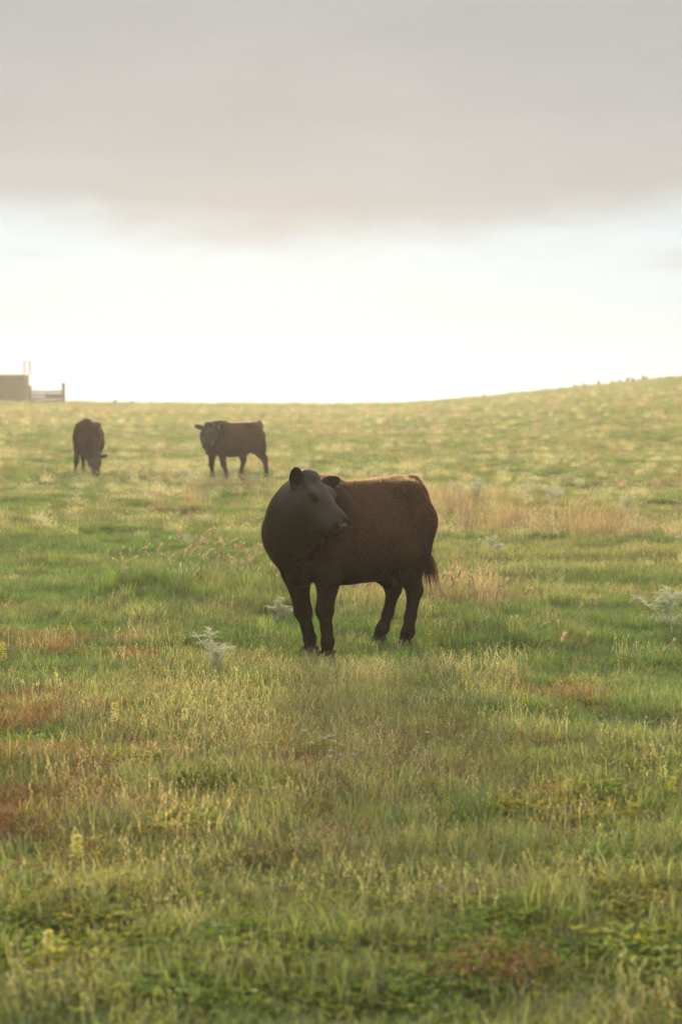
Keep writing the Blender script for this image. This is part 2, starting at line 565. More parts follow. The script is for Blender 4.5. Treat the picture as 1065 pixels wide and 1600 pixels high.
def build_grass():
    turf = protos('turf', mk_turf, 4, GRASS_LEAF)
    tall = protos('tall_turf', mk_turf_tall, 4, GRASS_LEAF)
    straw = protos('straw', mk_straw, 4, DRY_LEAF)
    rust = protos('rust', mk_rust, 3, DRY_LEAF)
    herbc = protos('herb', mk_herb, 4, HERB_LEAF)
    tuss = protos('tussock', mk_tussock, 3, GRASS_LEAF)
    seed = protos('seeding_grass', mk_seedgrass, 3, DRY_LEAF)

    def fields(P):
        x, y = P[:, 0], P[:, 1]
        dry = fbm(x / 2.2, y / 1.1, 61, 4)                     # long streaks of drier sward
        big = fbm(x / 14, y / 9, 71, 3)
        fine = fbm(x / .5, y / .4, 81, 3)
        return x, y, dry, big, fine

    def make(name, label, coll, rate, y0, y1, prob, colour, smin, smax, zs=None):
        P = wedge(rate, y0, y1)
        x, y, dry, big, fine = fields(P)
        p = prob(x, y, dry, big, fine)
        keep = rng.random(len(P)) < p
        if name in ('tussock_grass', 'long_grass', 'seeding_grass'): keep &= rng.random(len(P)) > np.exp(-((P[:, 0] - .1) / .75) ** 2 - ((P[:, 1] - 12.95) / .85) ** 2) * 1.1
        P = P[keep]; x, y, dry, big, fine = (a[keep] for a in (x, y, dry, big, fine))
        d = ((x - .1) / 1.0) ** 2 + ((y - 13.1) / 1.1) ** 2
        n = len(P)
        s = rng.uniform(smin, smax, n) * (1 + np.clip((y - 40) / 110, 0, 1) * .9)
        sz = s * (zs(x, y, dry, fine, n) if zs else rng.uniform(.8, 1.25, n))
        t = colour(x, y, dry, big, fine, n)
        t = t * rng.uniform(.62, 1.4, (n, 1)) * (1 + rng.normal(0, .05, (n, 3)))
        z = terrain(x, y)
        scatter(name, label, coll, np.stack([x, y, z], 1), rng.uniform(0, 6.283, n), np.stack([s, s, sz], 1), np.clip(t, .004, .6),
                rng.normal(0, .08, (n, 2)))

    def lerp(a, b, t):
        return np.asarray(a)[None] * (1 - t[:, None]) + np.asarray(b)[None] * t[:, None]

    G1, G2, G3 = (.135, .225, .052), (.215, .275, .085), (.34, .335, .15)     # fresh, yellowing, straw-green

    def green(x, y, dry, big, fine, n):
        lush = patch(x, y, LUSH)
        t = np.clip(sst(dry, .32, .68) * .8 + sst(big, .35, .7) * .35 - lush * .6 + rng.normal(0, .14, n), 0, 1.3)
        c = lerp(G1, G2, np.clip(t * 1.6, 0, 1))
        c = c * (1 - np.clip(t - .6, 0, 1)[:, None]) + np.asarray(G3)[None] * np.clip(t - .6, 0, 1)[:, None]
        return c

    rate_near = lambda y: 150 if y < 9 else (120 if y < 20 else (60 if y < 36 else (20 if y < 70 else 7)))
    make('grass', 'short green turf cropped by the cattle all over the pasture', turf, rate_near, 4.2, 172,
         lambda x, y, dry, big, fine: np.clip(1 - patch(x, y, RUST) * .75, .1, 1), green, .8, 1.25)
    make('long_grass', 'longer green grass in low tufts across the pasture', tall, lambda y: rate_near(y) * .45, 4.2, 172,
         lambda x, y, dry, big, fine: np.clip(sst(fine * .5 + dry * .5, .40, .66) + patch(x, y, LUSH) - patch(x, y, RUST) * .6, .06, 1) * np.where(y > 10.5, .8, .9), green, .8, 1.3)

    def straw_col(x, y, dry, big, fine, n):
        return lerp((.33, .29, .14), (.43, .36, .20), rng.random(n)) * lerp((.8, 1, .75), (1, 1, 1), rng.random(n))
    make('dry_grass', 'thin pale straw coloured grass stalks with small seed heads', straw, lambda y: rate_near(y) * .7, 4.2, 165,
         lambda x, y, dry, big, fine: np.clip(patch(x, y, STRAW) * .62 + .40 * sst(dry, .50, .72) * np.where(y > 14, 1, .5) + .03, 0, .9) * (1 - .5 * patch(x, y, LUSH)), straw_col, .8, 1.3,
         lambda x, y, dry, fine, n: rng.uniform(.55, 1.1, n) * np.where(y > 14, .75, 1) * (1 - .6 * np.exp(-((x - .1) / .9) ** 2 - ((y - 12.9) / .9) ** 2)))

    def rust_col(x, y, dry, big, fine, n):
        return lerp((.20, .10, .042), (.27, .16, .07), rng.random(n))
    make('red_sorrel', 'rusty red brown dried sorrel growing in low patches', rust, lambda y: 110 if y < 20 else 0.001, 4.2, 19,
         lambda x, y, dry, big, fine: np.clip(patch(x, y, RUST) * .85 + .05 * sst(fine, .5, .7) * (y < 11), 0, 1), rust_col, .8, 1.25)

    def herb_col(x, y, dry, big, fine, n):
        t = np.clip(rng.normal(.35, .3, n), 0, 1)
        return lerp((.135, .215, .028), (.31, .31, .05), t)
    make('clover', 'small leaved green clover and herbs low in the foreground', herbc, lambda y: 120 if y < 12 else (50 if y < 18 else .001), 4.2, 20,
         lambda x, y, dry, big, fine: np.clip(patch(x, y, HERB) * .9 + .18 * sst(fine, .45, .65), .05, .95) * np.where(y > 10, .5, 1), herb_col, .8, 1.35)

    make('tussock_grass', 'tall rank tussocks of bright green grass', tuss, lambda y: 40 if y < 20 else (6 if y < 50 else 1.2), 6, 140,
         lambda x, y, dry, big, fine: np.clip((patch(x, y, [(300, 930, 130, 18, 1.0), (250, 938, 60, 12, 1.0), (390, 938, 50, 18, 1.0), (450, 965, 45, 22, .9), (745, 1005, 60, 18, .6), (900, 1012, 110, 8, .5), (690, 1330, 120, 30, .35)]) - .15) + .06 * sst(fine, .6, .7), 0, .9) * np.where(y > 20, sst(big, .5, .7) + .1, 1),
         lambda x, y, dry, big, fine, n: lerp((.125, .215, .045), (.24, .28, .08), rng.random(n)), .65, 1.1)

    make('silver_weeds', 'pale silvery green weeds in drifts over the middle distance', protos('silver_weed', mk_weed, 3, HERB_LEAF), lambda y: 14 if y < 60 else 3, 18, 130,
         lambda x, y, dry, big, fine: np.clip(sst(fbm(x / 1.6, y / 1.2, 131, 3), .57, .70) * .5 + patch(x, y, [(290, 745, 130, 12, .9), (760, 775, 110, 14, .8), (620, 745, 60, 8, .5), (960, 790, 80, 10, .5), (120, 770, 60, 8, .4)]), 0, .9),
         lambda x, y, dry, big, fine, n: lerp((.40, .43, .31), (.56, .56, .42), rng.random(n)), .7, 1.25)

    def seed_col(x, y, dry, big, fine, n):
        return lerp((.33, .25, .15), (.42, .33, .19), rng.random(n))
    make('seeding_grass', 'pinkish tan seeding grass in bands right of and behind the cow', seed, lambda y: 60 if y < 20 else (36 if y < 32 else 5), 12, 120,
         lambda x, y, dry, big, fine: np.clip(patch(x, y, [(850, 835, 190, 15, 1.0), (720, 812, 70, 14, .9), (720, 945, 90, 16, .8), (655, 935, 60, 22, .8), (570, 950, 60, 20, .5), (600, 790, 120, 8, .4), (780, 960, 60, 10, .35)]) * .62 - .06
                                               + np.where(y > 28, .36 * sst(dry, .56, .70), .0), 0, .9), seed_col, .8, 1.25)


build_grass()


# ------------------------------------------------------------------ cattle
def smin(a, b, k):
    h = np.maximum(k - np.abs(a - b), 0) / k
    return np.minimum(a, b) - h * h * k * .25


class Field:
    """signed distance on a grid, grown by blending body masses, then skinned by surface nets"""
    def __init__(s, lo, hi, h):
        s.lo = np.array(lo, float); s.h = h
        s.n = np.ceil((np.array(hi) - s.lo) / h).astype(int) + 1
        s.D = np.full(s.n, 1.0, np.float32)

    def region(s, lo, hi):
        a = np.clip(np.floor((np.array(lo) - s.lo) / s.h).astype(int), 0, s.n)
        b = np.clip(np.ceil((np.array(hi) - s.lo) / s.h).astype(int) + 1, 0, s.n)
        ax = [s.lo[i] + s.h * np.arange(a[i], b[i]) for i in range(3)]
        X, Y, Z = np.meshgrid(*ax, indexing='ij')
        return tuple(slice(a[i], b[i]) for i in range(3)), X, Y, Z

    def put(s, sl, d, k):
        s.D[sl] = smin(s.D[sl], d.astype(np.float32), k)

    def cap(s, a, b, ra, rb, k=.04, e=None, q=1.0):
        """tapered limb from a to b; e, q: cross section q times longer along e"""
        a = np.array(a, float); b = np.array(b, float)
        m = max(ra, rb) * max(q, 1) + .1
        sl, X, Y, Z = s.region(np.minimum(a, b) - m, np.maximum(a, b) + m)
        ba = b - a; l2 = ba @ ba
        px, py, pz = X - a[0], Y - a[1], Z - a[2]
        t = np.clip((px * ba[0] + py * ba[1] + pz * ba[2]) / l2, 0, 1)
        dx, dy, dz = px - t * ba[0], py - t * ba[1], pz - t * ba[2]
        if e is not None:
            e = np.array(e, float); e /= np.linalg.norm(e)
            c = (dx * e[0] + dy * e[1] + dz * e[2]) * (1 / q - 1)
            dx, dy, dz = dx + c * e[0], dy + c * e[1], dz + c * e[2]
        s.put(sl, np.sqrt(dx * dx + dy * dy + dz * dz) - (ra + t * (rb - ra)), k)

    def chain(s, pts, rs, k=.04, e=None, q=1.0):
        for i in range(len(pts) - 1): s.cap(pts[i], pts[i + 1], rs[i], rs[i + 1], k, e, q)

    def ell(s, c, r, k=.05, M=None, sub=False):
        c = np.array(c, float); r = np.array(r, float); m = max(r) + .1
        sl, X, Y, Z = s.region(c - m, c + m)
        P = np.stack([X - c[0], Y - c[1], Z - c[2]], -1)
        if M is not None: P = P @ np.array(M, float).T          # rows of M = local axes
        q = np.sqrt((P ** 2 / r ** 2).sum(-1)); g = np.sqrt((P ** 2 / r ** 4).sum(-1)) + 1e-6
        d = q * (q - 1) / g
        if sub: s.D[sl] = -smin(-s.D[sl], d.astype(np.float32), k)
        else: s.put(sl, d, k)

    def loft(s, o, F, U, S, st, k=.05, n=2.3):
        """sections along F: (t, up extent, down extent, half width, narrowing above, narrowing below)"""
        o = np.array(o, float); F, U, S = (np.array(v, float) for v in (F, U, S))
        st = np.array(st, float)
        cs = [o + F * r[0] + U * r[i] + S * r[3] * sg for r in st for i in (1, 2) for sg in (-1, 1)]
        sl, X, Y, Z = s.region(np.min(cs, 0) - .1, np.max(cs, 0) + .1)
        P = np.stack([X, Y, Z], -1) - o
        t = P @ F; u = P @ U; v = P @ S
        up = np.interp(t, st[:, 0], st[:, 1]); dn = np.interp(t, st[:, 0], st[:, 2]); hw = np.interp(t, st[:, 0], st[:, 3])
        c = (up + dn) / 2; hh = np.maximum((up - dn) / 2, .005); hw = np.maximum(hw, .005)
        uu = (u - c) / hh
        tp = np.interp(t, st[:, 0], st[:, 4]); bt = np.interp(t, st[:, 0], st[:, 5])
        w = hw * np.where(uu > 0, 1 - tp * np.clip(uu, 0, 1) ** 2, 1 - bt * np.clip(-uu, 0, 1) ** 2)
        q = (np.abs(v / w) ** n + np.abs(uu) ** n) ** (1 / n)
        d = (q - 1) * np.minimum(w, hh) * .9
        over = np.maximum(st[0, 0] - t, t - st[-1, 0])
        d = np.where(over > 0, np.maximum(d, 0) + over, d)
        s.put(sl, d, k)

    def mesh(s, name, smooth=2):
        D = s.D; inside = D < 0
        n = np.array(D.shape)
        c = np.zeros(n - 1, np.int8)
        for i in (0, 1):
            for j in (0, 1):
                for l in (0, 1):
                    c += inside[i:n[0] - 1 + i, j:n[1] - 1 + j, l:n[2] - 1 + l]
        act = (c > 0) & (c < 8)
        idx = np.full(act.shape, -1, np.int64); ijk = np.argwhere(act)
        idx[act] = np.arange(len(ijk))
        acc = np.zeros((len(ijk), 3)); cnt = np.zeros(len(ijk))
        corners = [np.array([i, j, l]) for i in (0, 1) for j in (0, 1) for l in (0, 1)]
        for a in corners:
            for ax in range(3):
                if a[ax]: continue
                b = a.copy(); b[ax] = 1
                va = D[tuple((ijk + a).T)]; vb = D[tuple((ijk + b).T)]
                cr = (va < 0) != (vb < 0)
                t = np.where(cr, va / np.where(cr, va - vb, 1), 0)
                p = a + (b - a) * t[:, None]
                acc[cr] += p[cr]; cnt[cr] += 1
        V = (ijk + acc / cnt[:, None]) * s.h + s.lo
        Q = []
        for ax in range(3):
            o1, o2 = [(1, 2), (2, 0), (0, 1)][ax]
            sa = [slice(1, n[i] - 1) for i in range(3)]; sb = list(sa)
            sa[ax] = slice(0, n[ax] - 1); sb[ax] = slice(1, n[ax])
            ia = inside[tuple(sa)]; ib = inside[tuple(sb)]
            for flip, m in ((False, ia & ~ib), (True, ~ia & ib)):
                e = np.argwhere(m)
                off = np.array([1, 1, 1]); off[ax] = 0
                e = e + off
                def cell(d1, d2):
                    q = e.copy(); q[:, o1] -= d1; q[:, o2] -= d2
                    return idx[tuple(q.T)]
                q = np.stack([cell(1, 1), cell(0, 1), cell(0, 0), cell(1, 0)], 1)
                Q.append(q[:, ::-1] if flip else q)
        Q = np.concatenate(Q); Q = Q[(Q >= 0).all(1)]
        E = np.concatenate([Q[:, [0, 1]], Q[:, [1, 2]], Q[:, [2, 3]], Q[:, [3, 0]]])
        for it in range(smooth * 2):
            a2 = np.zeros_like(V); c2 = np.zeros(len(V))
            np.add.at(a2, E[:, 0], V[E[:, 1]]); np.add.at(c2, E[:, 0], 1)
            np.add.at(a2, E[:, 1], V[E[:, 0]]); np.add.at(c2, E[:, 1], 1)
            V = V + (a2 / np.maximum(c2, 1)[:, None] - V) * (.55 if it % 2 == 0 else -.5)
        return new_mesh(name, V, quads=Q, smooth=True), V, Q


def coat_mat(name, brown, black, legs=.55):
    m, nt, N, L, out = mat_new(name)
    tc = N.new('ShaderNodeTexCoord')
    nz = N.new('ShaderNodeTexNoise'); L.new(tc.outputs['Object'], nz.inputs[0]); nz.inputs['Scale'].default_value = 7; nz.inputs['Detail'].default_value = 5
    mp = N.new('ShaderNodeMapping'); L.new(tc.outputs['Object'], mp.inputs[0]); mp.inputs[3].default_value = (14, 40, 40); mp.inputs[2].default_value = (0, R(35), 0)
    n2 = N.new('ShaderNodeTexNoise'); L.new(mp.outputs[0], n2.inputs[0]); n2.inputs['Scale'].default_value = 2; n2.inputs['Detail'].default_value = 6
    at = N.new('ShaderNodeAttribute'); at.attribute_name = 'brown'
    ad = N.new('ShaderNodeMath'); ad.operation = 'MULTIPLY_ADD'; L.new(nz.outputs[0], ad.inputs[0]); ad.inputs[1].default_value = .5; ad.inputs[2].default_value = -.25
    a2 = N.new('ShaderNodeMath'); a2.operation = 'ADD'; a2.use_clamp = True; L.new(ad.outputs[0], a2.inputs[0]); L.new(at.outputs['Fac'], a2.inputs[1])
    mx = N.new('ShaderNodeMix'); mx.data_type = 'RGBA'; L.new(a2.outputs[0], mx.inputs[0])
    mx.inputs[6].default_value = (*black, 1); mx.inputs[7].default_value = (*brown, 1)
    sc_ = N.new('ShaderNodeVectorMath'); sc_.operation = 'SCALE'; L.new(mx.outputs[2], sc_.inputs[0])
    mr = N.new('ShaderNodeMapRange'); L.new(n2.outputs[0], mr.inputs[0]); mr.inputs[1].default_value = .3; mr.inputs[2].default_value = .7; mr.inputs[3].default_value = .6; mr.inputs[4].default_value = 1.4
    L.new(mr.outputs[0], sc_.inputs[3])
    p = N.new('ShaderNodeBsdfPrincipled'); L.new(sc_.outputs[0], p.inputs['Base Color'])
    p.inputs['Roughness'].default_value = .5
    ha = N.new('ShaderNodeAttribute'); ha.attribute_name = 'short_coat'
    hm = N.new('ShaderNodeMath'); hm.operation = 'MULTIPLY_ADD'; L.new(ha.outputs['Fac'], hm.inputs[0]); hm.inputs[1].default_value = .20; hm.inputs[2].default_value = .015
    L.new(hm.outputs[0], p.inputs['Specular IOR Level'])
    p.inputs['Sheen Weight'].default_value = .0; p.inputs['Sheen Roughness'].default_value = .4; p.inputs['Sheen Tint'].default_value = (.8, .55, .35, 1)
    b = N.new('ShaderNodeBump'); b.inputs['Strength'].default_value = .5; b.inputs['Distance'].default_value = .006
    L.new(n2.outputs[0], b.inputs['Height']); L.new(b.outputs[0], p.inputs['Normal'])
    L.new(p.outputs[0], out.inputs[0])
    return m


def hair_mat(name):
    m, nt, N, L, out = mat_new(name)
    at = N.new('ShaderNodeAttribute'); at.attribute_name = 'hue'
    wm = N.new('ShaderNodeVectorMath'); wm.operation = 'MULTIPLY_ADD'; L.new(at.outputs['Color'], wm.inputs[0]); wm.inputs[1].default_value = (7.0, 5.0, 3.4); wm.inputs[2].default_value = (.10, .06, .03)
    p = N.new('ShaderNodeBsdfPrincipled'); L.new(at.outputs['Color'], p.inputs['Base Color']); p.inputs['Roughness'].default_value = .6; p.inputs['Specular IOR Level'].default_value = .12
    t = N.new('ShaderNodeBsdfTranslucent'); L.new(wm.outputs[0], t.inputs[0])
    m1 = N.new('ShaderNodeMixShader'); m1.inputs[0].default_value = .58; L.new(p.outputs[0], m1.inputs[1]); L.new(t.outputs[0], m1.inputs[2])
    L.new(m1.outputs[0], out.inputs[0])
    return m


def guard_mat(name):
    m, nt, N, L, out = mat_new(name)
    at = N.new('ShaderNodeAttribute'); at.attribute_name = 'hue'
    d = N.new('ShaderNodeBsdfDiffuse'); L.new(at.outputs['Color'], d.inputs[0])
    t = N.new('ShaderNodeBsdfTranslucent'); t.inputs[0].default_value = (.95, .70, .44, 1)
    mx = N.new('ShaderNodeMixShader'); mx.inputs[0].default_value = .72; L.new(d.outputs[0], mx.inputs[1]); L.new(t.outputs[0], mx.inputs[2])
    L.new(mx.outputs[0], out.inputs[0])
    return m


def smooth_mat(name, c, rough=.3, spec=.5):
    m, nt, N, L, out = mat_new(name)
    p = N.new('ShaderNodeBsdfPrincipled'); p.inputs['Base Color'].default_value = (*c, 1); p.inputs['Roughness'].default_value = rough
    p.inputs['Specular IOR Level'].default_value = spec
    nz = N.new('ShaderNodeTexNoise'); nz.inputs['Scale'].default_value = 90; nz.inputs['Detail'].default_value = 3
    b = N.new('ShaderNodeBump'); b.inputs['Strength'].default_value = .15; b.inputs['Distance'].default_value = .004
    L.new(nz.outputs[0], b.inputs['Height']); L.new(b.outputs[0], p.inputs['Normal'])
    L.new(p.outputs[0], out.inputs[0])
    return m


COAT = coat_mat('brown_black_coat', (.046, .028, .016), (.018, .0125, .008))
HAIR = hair_mat('coat_strands')
HOOF = smooth_mat('dark_hoof', (.03, .027, .024), .8, .1)
NOSE = smooth_mat('wet_black_nose', (.035, .033, .033), .22, .6)
EYE = smooth_mat('dark_eye', (.006, .005, .004), .2, .25)
TAIL_BLACK = hair_mat('tail_strands')
GUARD = guard_mat('backlit_guard_hair')


def unit(v):
    v = np.array(v, float); return v / np.linalg.norm(v)


def strands(name, V, Q, count, length, flow, weight, colour, parent, width=.0013, seed=3, mat=None, raised=(.06, .38)):
    """short hairs rooted all over a skin mesh, lying along flow"""
    r = np.random.default_rng(seed)
    A, B, C, D = (V[Q[:, i]] for i in range(4))
    nn = np.cross(C - A, D - B); ar = np.linalg.norm(nn, axis=1) / 2
    N_ = nn / np.maximum(np.linalg.norm(nn, axis=1), 1e-9)[:, None]
    cen = (A + B + C + D) / 4
    w = ar * weight(cen); f = r.choice(len(Q), count, p=w / w.sum())
    u, v = r.random((count, 1)), r.random((count, 1))
    P = A[f] * (1 - u) * (1 - v) + B[f] * u * (1 - v) + C[f] * u * v + D[f] * (1 - u) * v
    n = N_[f]
    fl = flow(P); fl = fl + np.stack([fbm(P[:, 0] * 9 + k * 7, P[:, 2] * 9 + P[:, 1] * 6, 90 + k, 2) - .5 for k in range(3)], 1) * 1.9; fl = fl + r.normal(0, .24, fl.shape)
    tan = fl - n * (fl * n).sum(1, keepdims=True); tan /= np.maximum(np.linalg.norm(tan, axis=1), 1e-6)[:, None]
    lift = r.uniform(*raised, (count, 1))
    d1 = tan * (1 - lift) + n * lift; d1 /= np.linalg.norm(d1, axis=1)[:, None]
    ln = (length(P) * r.uniform(.55, 1.3, count))[:, None]
    p0 = P - n * .002; p1 = P + d1 * ln * .55; p2 = p1 + (d1 * .6 + tan * .6) * ln * .5
    s = np.cross(d1, n + r.normal(0, .4, n.shape)); s /= np.maximum(np.linalg.norm(s, axis=1), 1e-6)[:, None]
    s = s * width / 2
    VV = np.stack([p0 - s, p0 + s, p1 - s * .8, p1 + s * .8, p2], 1).reshape(-1, 3)
    b = np.arange(count) * 5
    quads = np.stack([b, b + 1, b + 3, b + 2], 1); tris = np.stack([b + 2, b + 3, b + 4], 1)
    me = new_mesh(name, VV, quads=quads, tris=tris)
    col = np.clip(colour(P) * r.uniform(.78, 1.28, (count, 1)), 0, 1)
    cc = np.ones((count, 5, 4), np.float32); cc[:, :, :3] = col[:, None]
    a = me.color_attributes.new('hue', 'FLOAT_COLOR', 'POINT')
    if len(me.vertices) == count * 5: a.data.foreach_set('color', cc.ravel())
    me.materials.append(mat or HAIR)
    return link(name, me, None, parent)


def ellip_mesh(name, mat, parent, loc, r, M=None, seg=20):
    vs = []; fs = []
    rings = seg // 2
    for i in range(rings + 1):
        th = math.pi * i / rings
        for k in range(seg):
            ph = 2 * math.pi * k / seg
            p = np.array([r[0] * math.sin(th) * math.cos(ph), r[1] * math.sin(th) * math.sin(ph), r[2] * math.cos(th)])
            if M is not None: p = np.array(M).T @ p
            vs.append(p + np.array(loc))
    for i in range(rings):
        for k in range(seg):
            fs.append((i * seg + k, (i + 1) * seg + k, (i + 1) * seg + (k + 1) % seg, i * seg + (k + 1) % seg))
    me = new_mesh(name, vs, faces=fs, smooth=True); me.materials.append(mat)
    return link(name, me, None, parent)


def hoof_mesh(parent, toe, yaw, w=.058):
    """cloven hoof: two toes side by side, sole on the ground"""
    mb = MB()
    for sgn in (-1, 1):
        n = 10; prof = [(0, 1.0), (.35, .93), (.7, .80), (.9, .70)]
        h = .065; vs = []; fs = []
        for j, (zz, sc_) in enumerate(prof):
            for k in range(n):
                t = 2 * math.pi * k / n
                lx = math.cos(t) * .062 * sc_ - zz * .025; ly = math.sin(t) * w * .47 * sc_
                if lx > 0: ly *= 1 - .35 * (lx / .062)
                vs.append((lx, ly + sgn * w * .5, zz * h))
        for j in range(len(prof) - 1):
            for k in range(n): fs.append((j * n + k, j * n + (k + 1) % n, (j + 1) * n + (k + 1) % n, (j + 1) * n + k))
        fs.append(tuple(range(n - 1, -1, -1))); fs.append(tuple(len(vs) - n + k for k in range(n)))
        mb.add(vs, fs)
    return mb.build('hoof', HOOF, parent, toe, (0, 0, yaw), smooth=True)


TORSO = [(-.62, 1.00, .88, .06, 0, 0), (-.605, 1.08, .78, .105, .2, .1), (-.57, 1.12, .69, .128, .3, .1), (-.52, 1.158, .66, .16, .4, .1), (-.42, 1.175, .62, .215, .45, .15),
         (-.28, 1.158, .545, .272, .42, .25), (-.08, 1.152, .465, .294, .38, .3), (.10, 1.15, .458, .292, .38, .35), (.26, 1.155, .47, .282, .45, .35),
         (.40, 1.165, .51, .255, .5, .45), (.50, 1.15, .54, .238, .45, .55), (.58, 1.10, .60, .215, .35, .55), (.64, 1.02, .68, .165, .2, .4), (.675, .93, .75, .10, .1, .1)]

HEAD = [(-.035, .015, -.09, .065, .2, .2), (0, .050, -.16, .102, .3, .3), (.05, .070, -.215, .115, .25, .4), (.11, .076, -.275, .132, .2, .5), (.165, .070, -.285, .132, .15, .5), (.21, .060, -.272, .120, .2, .45),
        (.27, .052, -.245, .102, .25, .4), (.33, .048, -.212, .092, .3, .3), (.385, .048, -.182, .09, .25, .2), (.425, .043, -.155, .09, .2, .2), (.452, .024, -.13, .079, .2, .2), (.47, -.018, -.09, .048, .1, .1)]


def head_axes(n_az, pitch, roll=0):
    """axes in body coordinates: nose direction at n_az (deg, left positive) pitched down"""
    a, p = R(n_az), R(pitch)
    F = np.array([math.cos(a) * math.cos(p), math.sin(a) * math.cos(p), -math.sin(p)])
    S = unit(np.cross([0, 0, 1], F)); U = np.cross(F, S)
    c, s_ = math.cos(R(roll)), math.sin(R(roll))
    return F, U * c + S * s_, S * c - U * s_


def cow(name, label, loc, yaw, pose, h=.01, hair=0, group='cattle grazing the pasture', mat=None):
    root = thing(name, label, 'cow', loc, yaw, group)
    lo = pose.get('lo', (-.85, -.5, -.05)); hi = pose.get('hi', (1.25, .85, 1.45))
    Fd = Field(lo, hi, h)
    X3, Y3, Z3 = (1, 0, 0), (0, 1, 0), (0, 0, 1)
    Fd.loft((0, 0, 0), X3, Z3, Y3, TORSO, .06, 2.25)
    # shoulders, haunches, brisket
    for s in (-1, 1):
        Fd.ell((.39, s * .17, .86), (.17, .105, .26), .07)
        Fd.ell((.50, s * .135, .78), (.12, .10, .13), .08)
        Fd.ell((-.375, s * .12, .82), (.175, .10, .28), .09)
        Fd.ell((-.33, s * .165, 1.075), (.10, .07, .055), .10)            # hook bones
        Fd.ell((-.555, s * .075, 1.02), (.05, .04, .07), .08)             # pin bones
    Fd.ell((.56, 0, .60), (.12, .07, .11), .10)                          # brisket
    Fd.ell((-.575, 0, 1.11), (.06, .04, .045), .06)                       # tail head
    Fd.ell((-.20, 0, .50), (.10, .05, .035), .05)                        # sheath
    for s in (-1, 1): Fd.ell((-.16, s * .35, .95), (.13, .07, .11), .10, sub=True)         # flank hollow before the hip
    for s in (-1, 1): Fd.ell((.185, s * .37, .74), (.05, .085, .20), .07, sub=True)        # hollow behind the shoulder
    for s in (-1, 1): Fd.ell((-.20, s * .26, .56), (.05, .06, .09), .06, sub=True)         # flank fold
    if 'chest' in pose: Fd.ell(*pose['chest'], .09)
    # neck
    for pts, rs in pose['neck']: Fd.chain(pts, rs, .11)
    # head
    for s in (-1, 1):
        Fd.ell((.535, s * .245, .93), (.030, .065, .20), .06, sub=True)                     # crease in front of the shoulder blade
        Fd.ell((.615, s * .20, .74), (.028, .06, .13), .05, sub=True)                       # fold of the brisket
    P0 = np.array(pose['poll'], float); F, U, S = head_axes(*pose['head'])
    hs = pose.get('head_size', 1.0)
    H_ = np.array(HEAD); H_[:, :4] *= hs
    Fd.loft(P0, F, U, S, H_, .035, 2.2)

    def hp(t, u, v): return P0 + (F * t + U * u + S * v) * hs
    for s in (-1, 1):
        Fd.ell(hp(.165, .030, s * .098), (.055 * hs, .026 * hs, .026 * hs), .05, (F, U, S))            # brow
        Fd.ell(hp(.19, .012, s * .120), (.028 * hs, .02 * hs, .014 * hs), .015, (F, U, S), sub=True)     # eye hollow
        Fd.ell(hp(.11, -.11, s * .10), (.08 * hs, .085 * hs, .03 * hs), .05, (F, U, S))                  # cheek
        Fd.ell(hp(.446, -.004, s * .05), (.025 * hs, .022 * hs, .02 * hs), .02, (F, U, S))             # nostril rim
        Fd.ell(hp(.472, -.012, s * .05), (.014 * hs, .010 * hs, .011 * hs), .008, (F, U, S), sub=True)
    Fd.ell(hp(.43, -.105, 0), (.05 * hs, .028 * hs, .045 * hs), .03, (F, U, S))                          # chin
    Fd.ell(hp(.0, .06, 0), (.055 * hs, .030 * hs, .080 * hs), .05, (F, U, S))                            # poll tuft
    for s, (ed, en, ln) in zip((-1, 1), pose['ears']):
        ed = unit(F * ed[0] + U * ed[1] + S * ed[2]); en = np.array(F * en[0] + U * en[1] + S * en[2])
        en = unit(en - ed * (en @ ed)); ew = np.cross(en, ed)
        b = hp(.03, -.045, s * .10)
        Fd.cap(b - ed * .02, b + ed * .04 * hs, .026 * hs, .03 * hs, .03)
        Fd.loft(b, ed, en, ew, [(t * ln * hs, .013 - .004 * t, -.013 + .004 * t, w * hs, 0, 0) for t, w in ((0, .024), (.2, .046), (.42, .056), (.62, .052), (.82, .038), (.95, .016))], .02, 2)
        Fd.ell(b + ed * ln * .46 * hs + en * .013, (ln * .34 * hs, .032 * hs, .009), .008, (ed, ew, en), sub=True)
    # legs
    for s, L in pose['front']:
        Fd.chain(L[:3], (.125, .074, .047), .06, X3, 1.25)
        Fd.chain(L[2:], (.046, .034, .038, .036), .025, X3, 1.15)
        Fd.ell(np.array(L[2]) + (0.006, 0, 0), (.050, .045, .055), .04)
        Fd.cap(np.array(L[0]) + (-.04, 0, -.02), np.array(L[1]) + (-.055, 0, .05), .09, .05, .07)   # elbow
    for s, L in pose['rear']:
        Fd.chain(L[:3], (.15, .115, .075), .08, X3, 1.25)
        Fd.chain(L[2:], (.060, .044, .032, .037, .036), .03, X3, 1.3)
        Fd.cap(np.array(L[3]) + (-.035, 0, .03), np.array(L[3]) + (-.035, 0, .10), .028, .018, .04)   # point of hock
    # tail
    Fd.chain(pose['tail'], np.linspace(.034, .017, len(pose['tail'])), .03)
    me, V, Q = Fd.mesh('body')
    # where the coat is brown: barrel and rump; head, neck and legs are black
    x, y, z = V.T
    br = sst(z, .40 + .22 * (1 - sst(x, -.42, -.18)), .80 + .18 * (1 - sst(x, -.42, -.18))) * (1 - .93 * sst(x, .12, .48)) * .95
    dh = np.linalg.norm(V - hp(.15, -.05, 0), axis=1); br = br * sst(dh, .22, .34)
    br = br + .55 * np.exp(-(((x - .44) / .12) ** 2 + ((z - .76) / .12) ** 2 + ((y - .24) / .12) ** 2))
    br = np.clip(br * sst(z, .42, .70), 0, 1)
    a = me.attributes.new('brown', 'FLOAT', 'POINT'); a.data.foreach_set('value', br.astype(np.float32))
